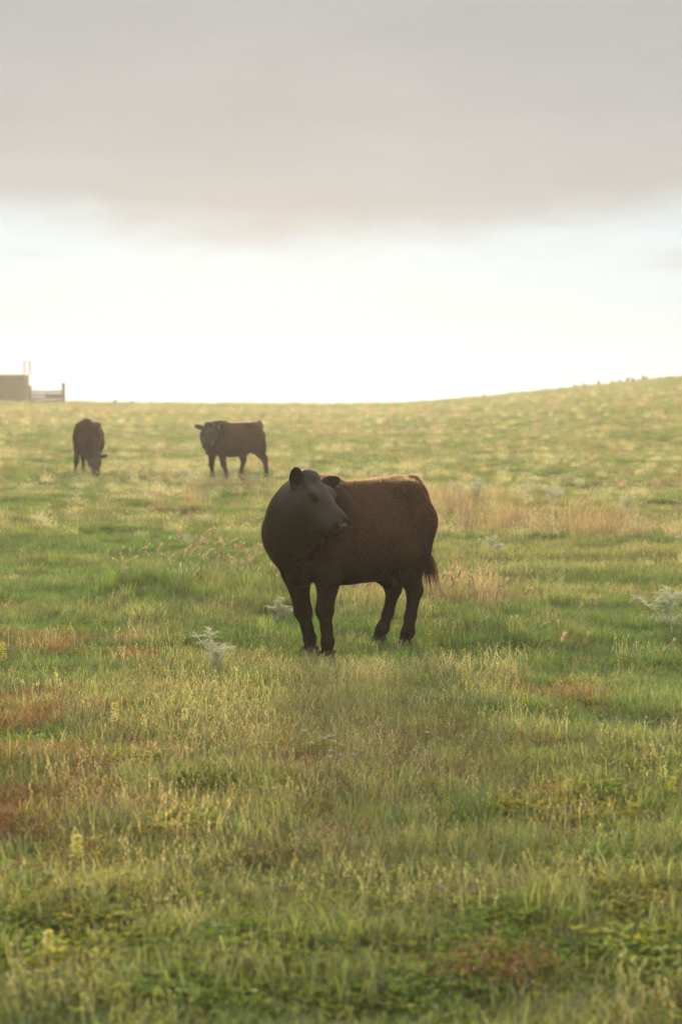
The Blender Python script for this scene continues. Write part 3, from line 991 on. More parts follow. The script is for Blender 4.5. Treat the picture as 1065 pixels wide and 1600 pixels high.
    a = me.attributes.new('short_coat', 'FLOAT', 'POINT')
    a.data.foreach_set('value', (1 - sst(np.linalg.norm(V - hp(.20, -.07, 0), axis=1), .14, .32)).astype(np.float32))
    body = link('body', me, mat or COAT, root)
    # hooves
    for s, L in pose['front'] + pose['rear']:
        hoof_mesh(root, tuple(np.array(L[-1]) * (1, 1, 0) + np.array([.022, 0, .0])), 0)
    # eyes, nose pad
    for s in (-1, 1):
        e = ellip_mesh('eye', EYE, root, hp(.19, .010, s * .106), (.021 * hs, .019 * hs, .017 * hs), (F, U, S))
    mb = MB()
    ellip_mesh('nose_pad', NOSE, root, hp(.454, -.034, 0), (.026 * hs, .036 * hs, .062 * hs), (F, U, S), 24)
    for s in (-1, 1):
        ellip_mesh('nostril', EYE, root, hp(.455, -.006, s * .056), (.016 * hs, .011 * hs, .013 * hs), (F, U, S), 14)
    # tail switch
    r = random.Random(5); mb = MB(); tp = Vector(pose['tail'][-1]); up = (Vector(pose['tail'][-2]) - tp).normalized()
    for _ in range(420):
        st = tp + up * r.uniform(-.01, .12) + Vector((r.gauss(0, .008), r.gauss(0, .008), 0))
        l = r.uniform(.10, .27); sp = Vector((r.gauss(0, .030), r.gauss(0, .030), 0))
        mb.ribbon([st, st + sp * .8 - up * l * .45, st + sp * 1.15 - up * l], [.003, .003, .001], (r.gauss(0, 1), r.gauss(0, 1), 0), 1)
    me2 = mb.mesh('tail_switch')
    c = me2.color_attributes.new('hue', 'FLOAT_COLOR', 'POINT')
    c.data.foreach_set('color', np.tile(np.array([.014, .011, .009, 1], np.float32), len(me2.vertices)))
    link('tail_switch', me2, TAIL_BLACK, root)
    if hair:
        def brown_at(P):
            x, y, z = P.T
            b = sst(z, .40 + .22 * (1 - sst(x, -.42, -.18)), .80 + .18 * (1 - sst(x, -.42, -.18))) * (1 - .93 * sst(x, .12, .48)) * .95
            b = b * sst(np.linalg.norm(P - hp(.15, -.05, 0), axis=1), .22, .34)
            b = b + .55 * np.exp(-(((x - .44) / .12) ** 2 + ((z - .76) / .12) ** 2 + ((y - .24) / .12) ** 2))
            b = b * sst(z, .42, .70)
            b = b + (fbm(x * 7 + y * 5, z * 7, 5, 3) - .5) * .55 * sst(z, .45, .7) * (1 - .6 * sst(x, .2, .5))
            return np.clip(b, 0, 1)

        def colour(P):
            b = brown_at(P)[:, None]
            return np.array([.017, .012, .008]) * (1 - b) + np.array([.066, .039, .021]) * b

        def length(P):
            x, y, z = P.T
            l = .004 + .010 * sst(z, .42, .75) + .012 * np.exp(-((z - .5) / .06) ** 2) * (np.abs(x) < .5)
            return l * (1 - .75 * (1 - sst(np.linalg.norm(P - hp(.22, -.05, 0), axis=1), .2, .36)))

        def flow(P):
            f = np.tile(np.array([-1, 0, -.75]), (len(P), 1)); low = P[:, 2] < .5
            f[low] = (-.2, 0, -1); return f

        def wgt(c):
            w = np.ones(len(c)); w[c[:, 2] < .40] = .8
            w = w * (.55 + .45 * sst(np.linalg.norm(c - hp(.20, -.07, 0), axis=1), .14, .30))
            w[np.linalg.norm(c - hp(.485, -.03, 0), axis=1) < .05] = 0
            for s, (ed, en, ln) in zip((-1, 1), pose['ears']):
                w[np.linalg.norm(c - hp(.19, .012, s * .105), axis=1) < .03] = 0
                w[np.linalg.norm(c - hp(.03, -.045, s * .10) - unit(F * ed[0] + U * ed[1] + S * ed[2]) * ln * .55 * hs, axis=1) < .085] *= .06
            return w
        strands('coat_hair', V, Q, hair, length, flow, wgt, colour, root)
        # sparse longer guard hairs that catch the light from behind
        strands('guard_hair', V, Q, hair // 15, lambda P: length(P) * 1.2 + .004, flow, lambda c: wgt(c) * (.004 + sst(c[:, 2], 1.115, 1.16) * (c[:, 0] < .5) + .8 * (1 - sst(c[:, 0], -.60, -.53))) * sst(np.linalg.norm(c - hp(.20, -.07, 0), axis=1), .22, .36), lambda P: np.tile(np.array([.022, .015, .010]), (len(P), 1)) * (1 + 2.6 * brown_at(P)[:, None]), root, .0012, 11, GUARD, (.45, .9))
    return root, hp, (F, U, S)


LEGS_HERO = dict(
    front=[(1, [(.42, .15, .80), (.40, .155, .585), (.425, .135, .325), (.405, .13, .20), (.395, .13, .115), (.40, .13, .05)]),
           (-1, [(.42, -.15, .80), (.41, -.155, .56), (.36, -.135, .29), (.335, -.125, .18), (.32, -.115, .11), (.32, -.11, .05)])],
    rear=[(1, [(-.42, .13, .86), (-.33, .165, .645), (-.345, .165, .50), (-.405, .16, .385), (-.365, .16, .22), (-.345, .155, .115), (-.315, .15, .05)]),
          (-1, [(-.42, -.13, .86), (-.38, -.165, .62), (-.45, -.165, .49), (-.535, -.16, .365), (-.475, -.155, .21), (-.415, -.15, .11), (-.375, -.15, .05)])])

hero_pose = dict(
    neck=[([(.30, 0, 1.02), (.50, .05, 1.01), (.62, .13, 1.05), (.68, .22, 1.09)], (.14, .14, .125, .105)),
          ([(.46, .0, .82), (.61, .055, .84), (.69, .16, .94), (.73, .25, 1.02)], (.20, .185, .165, .125))],
    poll=(.72, .262, 1.178), head=(95, 38, 0), head_size=.89, chest=((.60, -.085, .78), (.09, .10, .15)),
    ears=[((-.23, .89, -.40), (.6, .1, -.7), .205), ((.05, .40, .95), (.80, .66, -.25), .24)],
    tail=[(-.56, 0, 1.13), (-.63, 0, 1.08), (-.66, .01, .90), (-.665, .03, .70), (-.665, .05, .58)],
    lo=(-.85, -.45, 0), hi=(1.0, .85, 1.45), **LEGS_HERO)

hero, hp_, ax_ = cow('young_cow', 'large dark brown young cow standing nearest with its head turned to the right', (.10, 13.3, 0), R(225), hero_pose, .0095, 150000)

# cow standing further back, facing left with its head to the camera
stand_pose = dict(
    neck=[([(.30, 0, 1.02), (.50, .05, 1.00), (.63, .14, 1.01), (.69, .24, 1.03)], (.14, .13, .115, .10)),
          ([(.46, .0, .82), (.60, .08, .84), (.69, .18, .90), (.73, .27, .97)], (.20, .18, .155, .115))],
    poll=(.76, .30, 1.095), head=(44, 58, 0), head_size=1.04,
    ears=[((-.15, .30, -1), (.45, .9, 0), .22), ((-.15, .25, 1), (.45, .9, 0), .20)],
    tail=[(-.60, 0, 1.16), (-.655, 0, 1.08), (-.67, 0, .90), (-.70, .02, .70), (-.68, .04, .52)],
    lo=(-.85, -.5, -.05), hi=(1.3, .75, 1.45),
    front=[(1, [(.42, .15, .80), (.38, .155, .585), (.33, .135, .325), (.28, .13, .20), (.25, .13, .115), (.25, .13, .05)]),
           (-1, [(.42, -.15, .80), (.43, -.155, .56), (.46, -.135, .32), (.45, -.125, .20), (.44, -.115, .11), (.45, -.11, .05)])],
    rear=[(1, [(-.46, .15, .86), (-.48, .185, .645), (-.53, .18, .50), (-.63, .17, .385), (-.66, .165, .22), (-.67, .16, .115), (-.65, .155, .05)]),
          (-1, [(-.42, -.15, .86), (-.30, -.18, .62), (-.29, -.175, .49), (-.31, -.165, .365), (-.26, -.155, .21), (-.24, -.15, .11), (-.21, -.15, .05)])])
y2 = 39.5
x2 = (366 - 532.5) / 3106 * y2
c2, hp2, ax2 = cow('cow', 'dark cow standing further back with its face to the camera and a green ear tag', (x2, y2, T(x2, y2)), R(216), stand_pose, .016, 30000)
c2.scale = (1, .90, 1)
TAGG = smooth_mat('green_ear_tag', (.04, .22, .16), .6)
mb = MB(); mb.box((-.004, -.025, -.03), (.004, .025, .04)); mb.box((-.0045, -.012, .04), (.0045, .012, .055))
et = mb.build('ear_tag', TAGG, c2, tuple(hp2(.03, -.03, .20)), (0, 0, R(57)))
et['label'] = 'small green plastic ear tag'

# cow grazing with its head down, seen from the front
graze_pose = dict(
    neck=[([(.34, 0, 1.03), (.54, .02, .94), (.74, .11, .68), (.86, .19, .46)], (.16, .16, .14, .10)),
          ([(.46, .0, .80), (.60, .04, .70), (.74, .12, .50), (.80, .18, .36)], (.20, .19, .16, .12))],
    poll=(.90, .22, .46), head=(12, 66, 0),
    ears=[((-.1, .25, -1), (.45, .9, 0), .17), ((-.1, .25, 1), (.45, .9, 0), .18)],
    tail=[(-.60, 0, 1.16), (-.655, 0, 1.08), (-.67, 0, .90), (-.72, .02, .70), (-.72, .04, .52)],
    lo=(-.85, -.5, -.05), hi=(1.4, .6, 1.4),
    front=[(1, [(.42, .15, .80), (.42, .165, .585), (.44, .15, .325), (.44, .14, .20), (.43, .13, .115), (.44, .13, .05)]),
           (-1, [(.42, -.16, .80), (.42, -.19, .56), (.47, -.21, .30), (.49, -.225, .20), (.50, -.235, .11), (.52, -.24, .05)])],
    rear=[(1, [(-.46, .15, .86), (-.42, .185, .645), (-.46, .18, .50), (-.54, .17, .385), (-.52, .165, .22), (-.50, .16, .115), (-.48, .155, .05)]),
          (-1, [(-.46, -.15, .86), (-.40, -.18, .62), (-.43, -.175, .49), (-.51, -.165, .365), (-.47, -.155, .21), (-.45, -.15, .11), (-.43, -.15, .05)])])
y3 = 40.5
x3 = (138 - 532.5) / 3106 * y3
c3, hp3, ax3 = cow('cow', 'dark reddish brown cow at the left grazing head down with its front to the camera', (x3, y3, T(x3, y3)), R(272), graze_pose, .016, 26000)
c3.scale = (.95, .95, .95)


# ------------------------------------------------------------------ shed, fence and pipe frame on the ridge
def GT(px, py):
    """first spot of the terrain met along a bearing and depression measured in the photograph"""
    a = (px - 532.5) / 3106; b = (800 - py) / 3106
    r = np.array([a, math.cos(AL) + b * math.sin(AL), -math.sin(AL) + b * math.cos(AL)])
    ys = np.concatenate([np.arange(4, 30, .01), np.arange(30, 165, .05)])
    t = ys / r[1]
    below = 1.73 + r[2] * t <= terrain(r[0] * t, ys)
    i = int(np.argmax(below)) if below.any() else int(np.argmin(1.73 + r[2] * t - terrain(r[0] * t, ys)))
    return float(r[0] * t[i]), float(ys[i]), float(terrain(r[0] * t[i:i + 1], ys[i:i + 1])[0])


WOOD = rough_mat('weathered_dark_timber', (.03, .024, .018), (.07, .055, .042), 5, .9, .5, stretch=(.6, 3, 9))
WALL = rough_mat('stained_plank_wall', (.03, .025, .018), (.06, .05, .038), 3, .9, .4, stretch=(6, 1, .5))
TIN = rough_mat('dull_tin_roof', (.22, .20, .18), (.36, .34, .31), 4, .5, .1)
PIPE = rough_mat('galvanised_pipe', (.16, .14, .12), (.26, .23, .2), 6, .6, .1)

YS = 148.0
PXM = YS / 3106
XS = lambda px: (px - 532.5) * PXM
gz = T(-24, YS) - .15
shed = thing('shed', 'low dark flat roofed plank shed at the left end of the ridge', 'shed', (XS(22), YS, gz))
x0, x1 = XS(-130) - XS(22), XS(37.5) - XS(22)
wh = 1.73 + 29.5 * PXM - gz
mb = MB()
n = 46
for i in range(n):                                   # upright planks of slightly uneven depth
    a = x0 + (x1 - x0) * i / n; b = x0 + (x1 - x0) * (i + 1) / n
    mb.box((a + .006, -.01 - random.uniform(0, .02), 0), (b - .006, .02, wh))
mb.box((x0, .0205, 0), (x0 + .05, 2.6, wh)); mb.box((x1 - .05, .0205, 0), (x1, 2.6, wh)); mb.box((x0 + .051, 2.55, 0), (x1 - .051, 2.6, wh))
mb.build('wall', WALL, shed)
mb = MB()
mb.box((x0 - .12, -.16, wh + .003), (x1 + .06, 2.75, wh + .075))
for i in range(40): mb.tube([(x0 + (x1 - x0) * (i + .5) / 40, -.16, wh + .08), (x0 + (x1 - x0) * (i + .5) / 40, 2.75, wh + .08)], [.03, .03], 6)
mb.build('roof', TIN, shed)
mb = MB(); mb.box((x1 - .09, -.06, 0), (x1 + .03, -.035, wh - .003)); mb.build('corner_board', WOOD, shed)

frame = thing('pipe_frame', 'thin pale hooped pipe frame rising above the end of the shed roof', 'pipe frame', (XS(41.5), YS + .4, gz + wh + .07))
for dx, dy in ((0, 0), (0, .5)):
    mb = MB(); w = 4.3 * PXM; hh = 20.5 * PXM
    pts = [(-w, dy, -.06), (-w, dy, hh - .06), (-w + .02, dy, hh - .02), (-w + .06, dy, hh), (w - .06, dy, hh), (w - .02, dy, hh - .02), (w, dy, hh - .06), (w, dy, -.06)]
    mb.tube(pts, [.032] * len(pts), 8); mb.build('hoop', PIPE, frame)
for sg in (-1, 1):
    mb = MB(); mb.tube([(w * sg, .025, hh - .25), (w * sg, .475, hh - .25)], [.02, .02]); mb.build('cross_bar', PIPE, frame)

fx0, fx1 = XS(49), XS(101)
gf = T((fx0 + fx1) / 2, YS) - .1
fence = thing('fence', 'short dark timber rail fence between the shed and its tall end post', 'fence', (fx0, YS - .3, gf))
zz = lambda py: 1.73 - (py - 616) * PXM - gf
W_ = fx1 - fx0
for xx, top, wd in ((0, 602, .24), (W_, 598.5, .24)):
    mb = MB(); mb.tube([(xx, 0, -.4), (xx - .01, 0, zz(top) - .02), (xx - .01, 0, zz(top))], [wd / 2, wd / 2 * .92, wd / 2 * .8], 10); mb.build('post', WOOD, fence, smooth=False)
for py, th in ((611.6, .15), (616.4, .20), (621.4, .20), (626.0, .20)):
    mb = MB(); z = zz(py); mb.tube([(-.02, -.10, z - .01), (W_ * .5, -.115, z - .03), (W_ + .04, -.10, z + .01)], [th / 2, th / 2 * .9, th / 2], 8); mb.build('rail', WOOD, fence)
mb = MB()
for i in range(9):
    a = W_ * (.46 + .055 * i); mb.box((a, -.04, zz(623.5 - .2 * (i % 3))), (a + .125, -.012, zz(614.6 + .25 * (i % 2))))
mb.build('board_panel', WOOD, fence)

# ------------------------------------------------------------------ low shrubs on the ridge line
SHRUB = leaf_mat('grey_green_shrub_leaf', (.085, .085, .040), trans=.35)
TWIG = rough_mat('shrub_twig', (.05, .035, .022), (.10, .075, .05), 20, .9)


def shrub_mesh(seed, h, w):
    r = random.Random(seed); mb = MB(); tw = MB()
    for k in range(9):
        a = r.uniform(0, 6.283); le = w * .5 * math.sqrt(r.random()); hh = h * r.uniform(.5, 1)
        top = Vector((math.cos(a) * le, math.sin(a) * le, hh))
        tw.tube([(0, 0, -.1), tuple(top * .5 + Vector((0, 0, .02))), tuple(top)], [.012, .008, .003], 4)
        for _ in range(34):
            p = top * r.uniform(.45, 1.05) + Vector((r.gauss(0, w * .09), r.gauss(0, w * .09), r.gauss(0, h * .07)))
            d = Vector((r.gauss(0, 1), r.gauss(0, 1), r.gauss(.4, .7)))
            leaflet(mb, r, p, d, Vector((r.gauss(0, 1), r.gauss(0, 1), 1)), r.uniform(.04, .09), r.uniform(.02, .04), r.uniform(.6, 1.4))
    return mb.mesh('foliage', SHRUB), tw.mesh('twigs', TWIG)


SM = [shrub_mesh(50 + i, .5, .6) for i in range(3)]
for k, (px, s, side) in enumerate([(898, .8, 1), (912, .9, 1), (934, .9, 1), (956, .8, 1), (967, .75, 1), (980, 1.0, 1), (988, 1.0, 1), (1006, 1.25, 1), (756, .8, 1), (640, .5, 0), (120, .6, 0), (180, .9, 0), (206, .7, 0), (234, .6, 0), (316, .6, 0), (420, .5, 0), (1030, .6, 1), (852, .6, 1), (710, .6, 1)]):
    X = (px - 532.5) / 3106 * 148.5
    if side: lb, gr = 'small dark shrub silhouetted on the rising skyline at the right', 'small shrubs on the right skyline'
    else: lb, gr = 'tiny shrub poking up from the level skyline left of centre', 'tiny shrubs on the left skyline'
    t = thing('shrub', lb, 'shrub', (X, 148.5, T(X, 148.5) + .02), random.uniform(0, 6.28), gr)
    s *= .72
    t.scale = (s, s, s)
    f, tw = SM[k % 3]
    link('foliage', f, None, t); link('twigs', tw, None, t)

# ------------------------------------------------------------------ silvery thistles
TH_LEAF = leaf_mat('silver_thistle_leaf', (.52, .54, .42), trans=.55, gloss=.05, warm=(1.05, 1.05, .85))
TH_STEM = leaf_mat('white_thistle_stem', (.70, .68, .58), trans=.15, gloss=.08, warm=(1, 1, .9))


def thistle(label, px, py, hpx, wpx, seed, nst=4, lush=1.0):
    x, y, z = GT(px, py)
    h = hpx * y / 3106; w = wpx * y / 3106
    r = random.Random(seed); st = MB(); lf = MB()
    t = thing('thistle', label, 'thistle', (x, y, z), 0)
    def spray(p, d, ln):
        """one pinnate leaf: rib with narrow spiny lobes"""
        d = d.normalized(); side = d.cross(Vector((0, 0, 1)))
        side = side.normalized() if side.length > .05 else Vector((1, 0, 0))
        up = side.cross(d); tn = r.uniform(.7, 1.3)
        pts = [p + d * ln * q + up * ln * (.35 * q - .55 * q * q) for q in (0, .35, .7, 1)]
        lf.ribbon(pts, [.0045, .0045, .003, .0006], side, tn)
        for q in (.2, .34, .48, .62, .76, .88):
            b = p + d * ln * q + up * ln * (.35 * q - .55 * q * q)
            for sg in (-1, 1):
                l2 = ln * (.40 - .26 * q) * r.uniform(.7, 1.3)
                e = (side * sg + d * r.uniform(.3, .8) + up * r.uniform(-.1, .7)).normalized()
                lf.ribbon([b, b + e * l2 * .55 + up * l2 * .1, b + e * l2], [.0036, .0028, .0006], d, tn * r.uniform(.8, 1.2))
    stems = []
    for k in range(nst):
        a = r.uniform(0, 6.283); le = w * .5 * (k + .3) / nst
        dv = Vector((math.cos(a) * le * (1.3 if abs(math.cos(a)) > .5 else 1), math.sin(a) * le, 0)); hh = h * (1.0 if k == 0 else r.uniform(.55, .9))
        pts = [Vector((0, 0, -.02)) + dv * q * q + Vector((0, 0, hh * q)) + Vector((r.gauss(0, .004), r.gauss(0, .004), 0)) for q in (0, .3, .6, .85, 1)]
        rs = [h * .026, h * .022, h * .017, h * .010, h * .006]
        st.tube(pts, rs, 6); stems.append(pts)
        for m in range(int(33 * lush)):
            q = r.uniform(.42, 1.0); i = min(int(q * 4), 3); f = q * 4 - i
            p = pts[i].lerp(pts[i + 1], f)
            a2 = r.uniform(0, 6.283); d = Vector((math.cos(a2), math.sin(a2), r.uniform(-.1, .9)))
            spray(p, d, h * r.uniform(.12, .27))
        if k < 2:
            q = pts[2]; a3 = r.uniform(0, 6.283); e = q + Vector((math.cos(a3) * w * .25, math.sin(a3) * w * .25, h * .3))
            st.tube([q, q.lerp(e, .5) + Vector((0, 0, -.01)), e], [h * .013, h * .011, h * .006], 6)
            for m in range(int(15 * lush)):
                p = q.lerp(e, r.uniform(.3, 1)); a2 = r.uniform(0, 6.283)
                spray(p, Vector((math.cos(a2), math.sin(a2), r.uniform(0, 1))), h * r.uniform(.12, .22))
    for m in range(int(14 * lush)):                     # basal rosette
        a2 = r.uniform(0, 6.283); spray(Vector((0, 0, .01)), Vector((math.cos(a2), math.sin(a2), r.uniform(.2, .8))), w * r.uniform(.3, .5))
    st.build('stems', TH_STEM, t, smooth=True); lf.build('leaves', TH_LEAF, t)
    return t


for i, (lb, px, py, hp__, wp, ns, lu) in enumerate([
    ('tall silvery thistle with forked white stems left of the near cow\'s front feet', 332, 1064, 84, 84, 4, 1.0),
    ('big bushy silver green thistle at the right edge level with the cow\'s feet', 1042, 982, 66, 95, 7, 1.3),
    ('small spreading pale thistle just right of the near cow\'s hind feet', 742, 996, 34, 52, 4, .8),
    ('grey green thistle tucked right beside the near cow\'s front legs on the left', 437, 975, 46, 46, 5, 1.2),
    ('round whitish thistle standing alone in the green slope at far right', 984, 804, 36, 40, 5, 1.2),
    ('grey thistle above the middle of the right hand band of pink grass', 868, 792, 32, 38, 5, 1.1),
    ('widest of the grey thistles up the slope right of the near cow\'s rump', 748, 786, 40, 62, 6, 1.2),
    ('grey thistle closest to the near cow\'s rump at its upper right', 706, 778, 28, 34, 4, 1),
    ('low grey thistle between the widest one and the pink grass band', 824, 772, 22, 46, 5, 1),
    ('pale low thistle below the left end of the right pink grass band', 770, 866, 32, 52, 6, 1),
    ('pale thistle clump in front of the standing far cow\'s front legs', 345, 752, 22, 44, 5, 1),
    ('pale thistle midway between the two far cows, nearer the right one', 290, 755, 26, 50, 6, 1.1),
    ('small pale thistle just right of the grazing cow\'s head', 203, 744, 20, 44, 5, 1),
    ('faint blue grey thistle low in turf above the left foxtails', 290, 850, 16, 46, 5, 1),
    ('pale thistle under the standing far cow\'s hind legs', 394, 754, 18, 46, 5, 1),
    ('small grey thistle cut by the right edge beyond the bushy thistle', 1060, 858, 24, 30, 4, 1),
    ('tiny grey thistle at the right edge beyond the lone whitish one', 1056, 792, 14, 22, 4, 1),
    ('far off small grey thistle high on the slope right of centre', 745, 722, 12, 26, 4, 1),
    ('far off small pale thistle on the slope just above the near cow', 630, 718, 12, 20, 4, 1)]):
    thistle(lb, px, py, hp__, wp, 300 + i, ns, lu)

# ------------------------------------------------------------------ foxtail grass
FOX = leaf_mat('foxtail_bristles', (.66, .56, .37), trans=.6, gloss=.04, warm=(1.12, 1.0, .78))
FOXS = leaf_mat('foxtail_stem_leaf', (.17, .19, .06), trans=.4)


def fox_head(seed):
    r = random.Random(seed); mb = MB(); L_ = .062; c = r.uniform(-.35, .7)
    ax = [Vector((c * L_ * .5 * q * q, 0, L_ * q)) for q in (0, .15, .4, .7, .9, 1)]
    mb.tube(ax, [.0010, .0036, .0046, .0038, .0020, .0005], 6, .6)
    for _ in range(240):
        q = r.random(); i = min(int(q * 5), 4); p = ax[i].lerp(ax[i + 1], q * 5 - i); a = r.uniform(0, 6.283)
        d = Vector((math.cos(a), math.sin(a), r.uniform(.7, 1.6))).normalized(); l = r.uniform(.009, .020)
        mb.ribbon([p, p + d * l * .5, p + d * l], [.0010, .0009, .0003], (-math.sin(a), math.cos(a), 0), r.uniform(.7, 1.35))
    return mb.mesh('seed_head', FOX)


HEADS = [fox_head(k) for k in range(6)]


def foxtail(px, py, nh, hlo, hhi, spread, label, group, seed, name='foxtail_tuft'):
    x, y, z = GT(px, py)
    r = random.Random(seed)
    t = thing(name, label, 'foxtail grass', (x, y, z), 0, group)
    st = MB()
    for k in range(nh):
        bx, by = r.gauss(0, spread), r.gauss(0, spread * .7)
        h = r.uniform(hlo, hhi); a = r.uniform(-1.3, 1.3) if r.random() < .6 else r.uniform(0, 6.28); le = h * r.uniform(.04, .30)
        d = Vector((math.cos(a), math.sin(a), 0))
        pts = [Vector((bx, by, -.01)) + d * le * q ** 2 + Vector((0, 0, h * q)) for q in (0, .3, .6, .85, 1)]
        st.tube(pts, [.0016, .0015, .0013, .0011, .0009], 4)
        for m in range(3):
            q = r.uniform(.1, .6); i = int(q * 4); p = pts[i].lerp(pts[i + 1], .5); aa = r.uniform(0, 6.28); l = r.uniform(.08, .16)
            e = Vector((math.cos(aa), math.sin(aa), 0))
            st.ribbon([p, p + e * l * .4 + Vector((0, 0, l * .5)), p + e * l * .9 + Vector((0, 0, l * .45))], [.005, .0045, .001], (-math.sin(aa), math.cos(aa), 0), r.uniform(.7, 1.2))
        tip = pts[-1]; dr = (pts[-1] - pts[-2]).normalized()
        o = link('seed_head', HEADS[(k + seed) % 6], None, t, tip)
        o.rotation_euler = (Vector((0, 0, 1)).rotation_difference((dr + d * r.uniform(0, .8)).normalized()).to_matrix() @ Matrix.Rotation(a, 3, 'Z')).to_euler()
        s = r.uniform(.95, 1.55); o.scale = (s, s, s)
    st.build('stems', FOXS, t)


sd = 0
for px, py, nh, a, b in [(180, 940, 4, .24, .36), (205, 936, 5, .26, .42), (238, 934, 5, .26, .40), (268, 930, 8, .32, .52), (292, 934, 8, .30, .48), (318, 932, 9, .30, .52), (345, 934, 7, .28, .46), (372, 934, 8, .26, .46), (398, 936, 7, .24, .42), (422, 938, 7, .22, .36)]:
    foxtail(px, py, nh, a, b, .07, 'tuft of foxtail grass with bristly tan heads left of the near cow', 'foxtail tufts left of the near cow', 900 + sd); sd += 1
for px, py, nh, a, b in [(652, 940, 6, .14, .26), (676, 948, 7, .14, .26), (702, 950, 6, .14, .26), (728, 952, 6, .14, .26), (762, 955, 4, .12, .24), (690, 930, 5, .12, .22)]:
    foxtail(px, py, nh, a, b, .07, 'tuft of foxtail grass with tan heads right of the near cow\'s tail', 'foxtail tufts right of the near cow', 900 + sd); sd += 1
for px, py, nh in [(540, 950, 4), (565, 955, 4), (578, 948, 3)]:
    foxtail(px, py, nh, .14, .24, .05, 'tuft of foxtail grass seen under the near cow\'s belly between its legs', 'foxtail tufts under the near cow', 900 + sd); sd += 1
for px, py in [(788, 1000), (841, 998), (895, 978), (921, 972), (817, 944), (775, 932), (1032, 1048), (878, 1032), (909, 1038), (800, 1008), (745, 1000), (870, 1006)]:
    foxtail(px, py, 1, .08, .14, .01, 'lone foxtail stalk standing in the open green turf at the right', 'lone foxtail stalks at the right', 900 + sd, 'foxtail_stalk'); sd += 1

# ------------------------------------------------------------------ wild flowers
YEL = leaf_mat('pale_yellow_petal', (.74, .70, .12), trans=.45, warm=(1.0, 1.0, .5))
WHT = leaf_mat('white_petal', (.62, .58, .56), trans=.4, warm=(1, 1, 1))
REDP = leaf_mat('red_petal', (.50, .06, .03), trans=.4, warm=(1.1, 1, 1))
PUR = leaf_mat('pink_petal', (.50, .26, .42), trans=.4, warm=(1, 1, 1))
FST = leaf_mat('flower_stalk', (.14, .17, .05), trans=.3)


def petals(mb, r, p, n, l):
    a0 = r.uniform(0, 6.28)
    for k in range(n):
        a = a0 + 6.283 * k / n
        leaflet(mb, r, p, Vector((math.cos(a), math.sin(a), r.uniform(.1, .7))), Vector((0, 0, 1)), l * r.uniform(.8, 1.2), l * .7, r.uniform(.8, 1.2))


def spike(px, py, hpx, headpx, label, seed):
    x, y, z = GT(px, py); h = hpx * y / 3106; hd = headpx * y / 3106
    r = random.Random(seed); st = MB(); fl = MB()
    t = thing('wildflower', label, 'wildflower', (x, y, z), 0)
    pts = [Vector((0, 0, -.01)), Vector((r.gauss(0, .006), 0, h * .5)), Vector((r.gauss(0, .01), r.gauss(0, .01), h))]
    st.tube(pts, [.0022, .0018, .001], 5)
    for _ in range(9):
        q = r.uniform(.1, .65); a = r.uniform(0, 6.28)
        leaflet(st, r, pts[0].lerp(pts[2], q), Vector((math.cos(a), math.sin(a), .5)), Vector((0, 0, 1)), h * .2, h * .06, r.uniform(.7, 1.3))
    for _ in range(max(14, int(hd * 1400))):
        q = r.random() ** .8; wd = hd * .30 * (1 - .55 * q); a = r.uniform(0, 6.28); rr = wd * math.sqrt(r.random())
        petals(fl, r, Vector((pts[2].x + math.cos(a) * rr, pts[2].y + math.sin(a) * rr, h - hd + hd * q)), 4, .0085)
    st.build('stalk', FST, t); fl.build('flower_head', YEL, t)


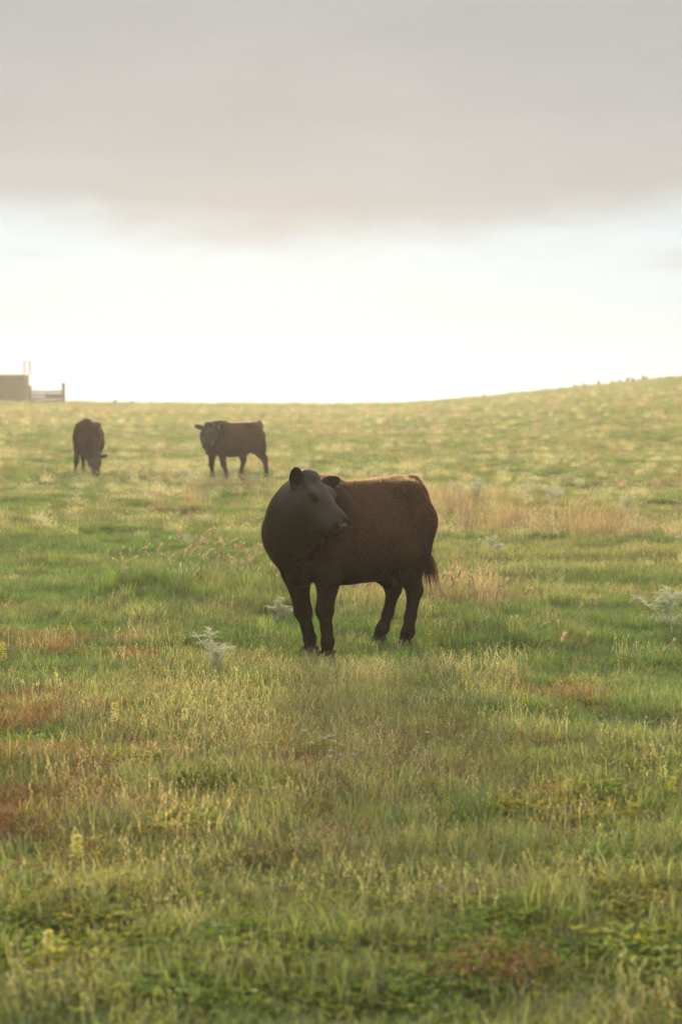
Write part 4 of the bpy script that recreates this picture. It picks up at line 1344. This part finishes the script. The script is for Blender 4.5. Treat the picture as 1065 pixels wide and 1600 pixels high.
for i, (px, py, h_, hd, lb) in enumerate([
    (187, 1158, 60, 30, 'pale yellow flower spike, larger of two below the tall silvery thistle'),
    (292, 1160, 52, 20, 'small yellow flower spike right of the larger one below the silvery thistle'),
    (122, 1378, 74, 36, 'tall yellow flower spike at left just below the big rusty patch'),
    (72, 1534, 80, 36, 'nearest yellow flower spike low in the bottom left corner'),
    (333, 1104, 40, 20, 'small yellow flower directly in front of the tall silvery thistle'),
    (722, 1086, 42, 24, 'yellow flower spike in straw grass below the near cow\'s tail'),
    (823, 1122, 38, 18, 'yellow flower spike beside the brown soil streak at the right'),
    (3, 1052, 48, 30, 'yellow flower spike cut by the left edge beside rusty ground'),
    (1051, 1268, 54, 24, 'thin yellow flower spike by the right edge in the foreground'),
    (525, 1374, 40, 20, 'yellow flower spike at the centre of the foreground'),
    (745, 1168, 26, 10, 'tiny yellow flower in straw grass right of the white flowers'),
    (693, 1100, 22, 10, 'tiny yellow flower below the near cow\'s hind feet'),
    (1001, 1232, 28, 11, 'tiny yellow flower left of the thin right edge spike')]):
    spike(px, py, h_, hd, lb, 500 + i)


def small_flower(px, py, label, group, mat, seed, size=.013, hh=.13):
    x, y, z = GT(px, py + hh * 3106 / 9.8)
    r = random.Random(seed); st = MB(); fl = MB()
    t = thing('wildflower', label, 'wildflower', (x, y, z), 0, group)
    st.tube([(0, 0, -.01), (.004, 0, hh * .5), (0, .003, hh)], [.0014, .0012, .001], 4)
    for k in range(9):
        a = r.uniform(0, 6.28); rr = size * math.sqrt(r.random())
        petals(fl, r, Vector((math.cos(a) * rr, math.sin(a) * rr, hh + r.gauss(0, .003))), 5, .006)
    st.build('stalk', FST, t); fl.build('flower_head', mat, t)


for i, (px, py) in enumerate([(476, 1142), (486, 1164), (505, 1157), (513, 1153), (521, 1152), (521, 1162), (533, 1167), (518, 1176), (514, 1187), (532, 1184), (554, 1182), (555, 1174)]):
    small_flower(px, py, 'tiny white flower of the loose cluster in dry grass below the near cow', 'white flower cluster', WHT, 700 + i)
small_flower(668, 1145, 'single white flower right of the loose white cluster', None, WHT, 720)
small_flower(1035, 1159, 'single pink flower in green grass near the right edge', None, PUR, 721, .010)
small_flower(247, 1224, 'single red flower in mixed grass at left of the foreground', None, REDP, 722, .008)
small_flower(655, 1231, 'single red flower in straw grass at the middle right foreground', None, REDP, 723, .008)
small_flower(250, 1180, 'single pale mauve flower right of the rusty ground at left', None, PUR, 724, .007)
small_flower(61, 1091, 'single mauve flower in rusty grass near the left edge', None, PUR, 725, .007)
small_flower(690, 1407, 'single mauve flower low in the clover of the foreground', None, PUR, 726, .006)

# ------------------------------------------------------------------ evening haze in the air
mb = MB(); mb.box((-270, -45, -8.5), (270, 330, 8))
m, nt, N, L, out = mat_new('evening_haze')
v = N.new('ShaderNodeVolumePrincipled')
v.inputs['Color'].default_value = (.97, .90, .78, 1); v.inputs['Density'].default_value = .0008; v.inputs['Anisotropy'].default_value = .58
L.new(v.outputs[0], out.inputs['Volume'])
hz = mb.build('haze', m)
tag(hz, 'thin warm evening haze over the whole pasture', 'haze', kind='stuff')
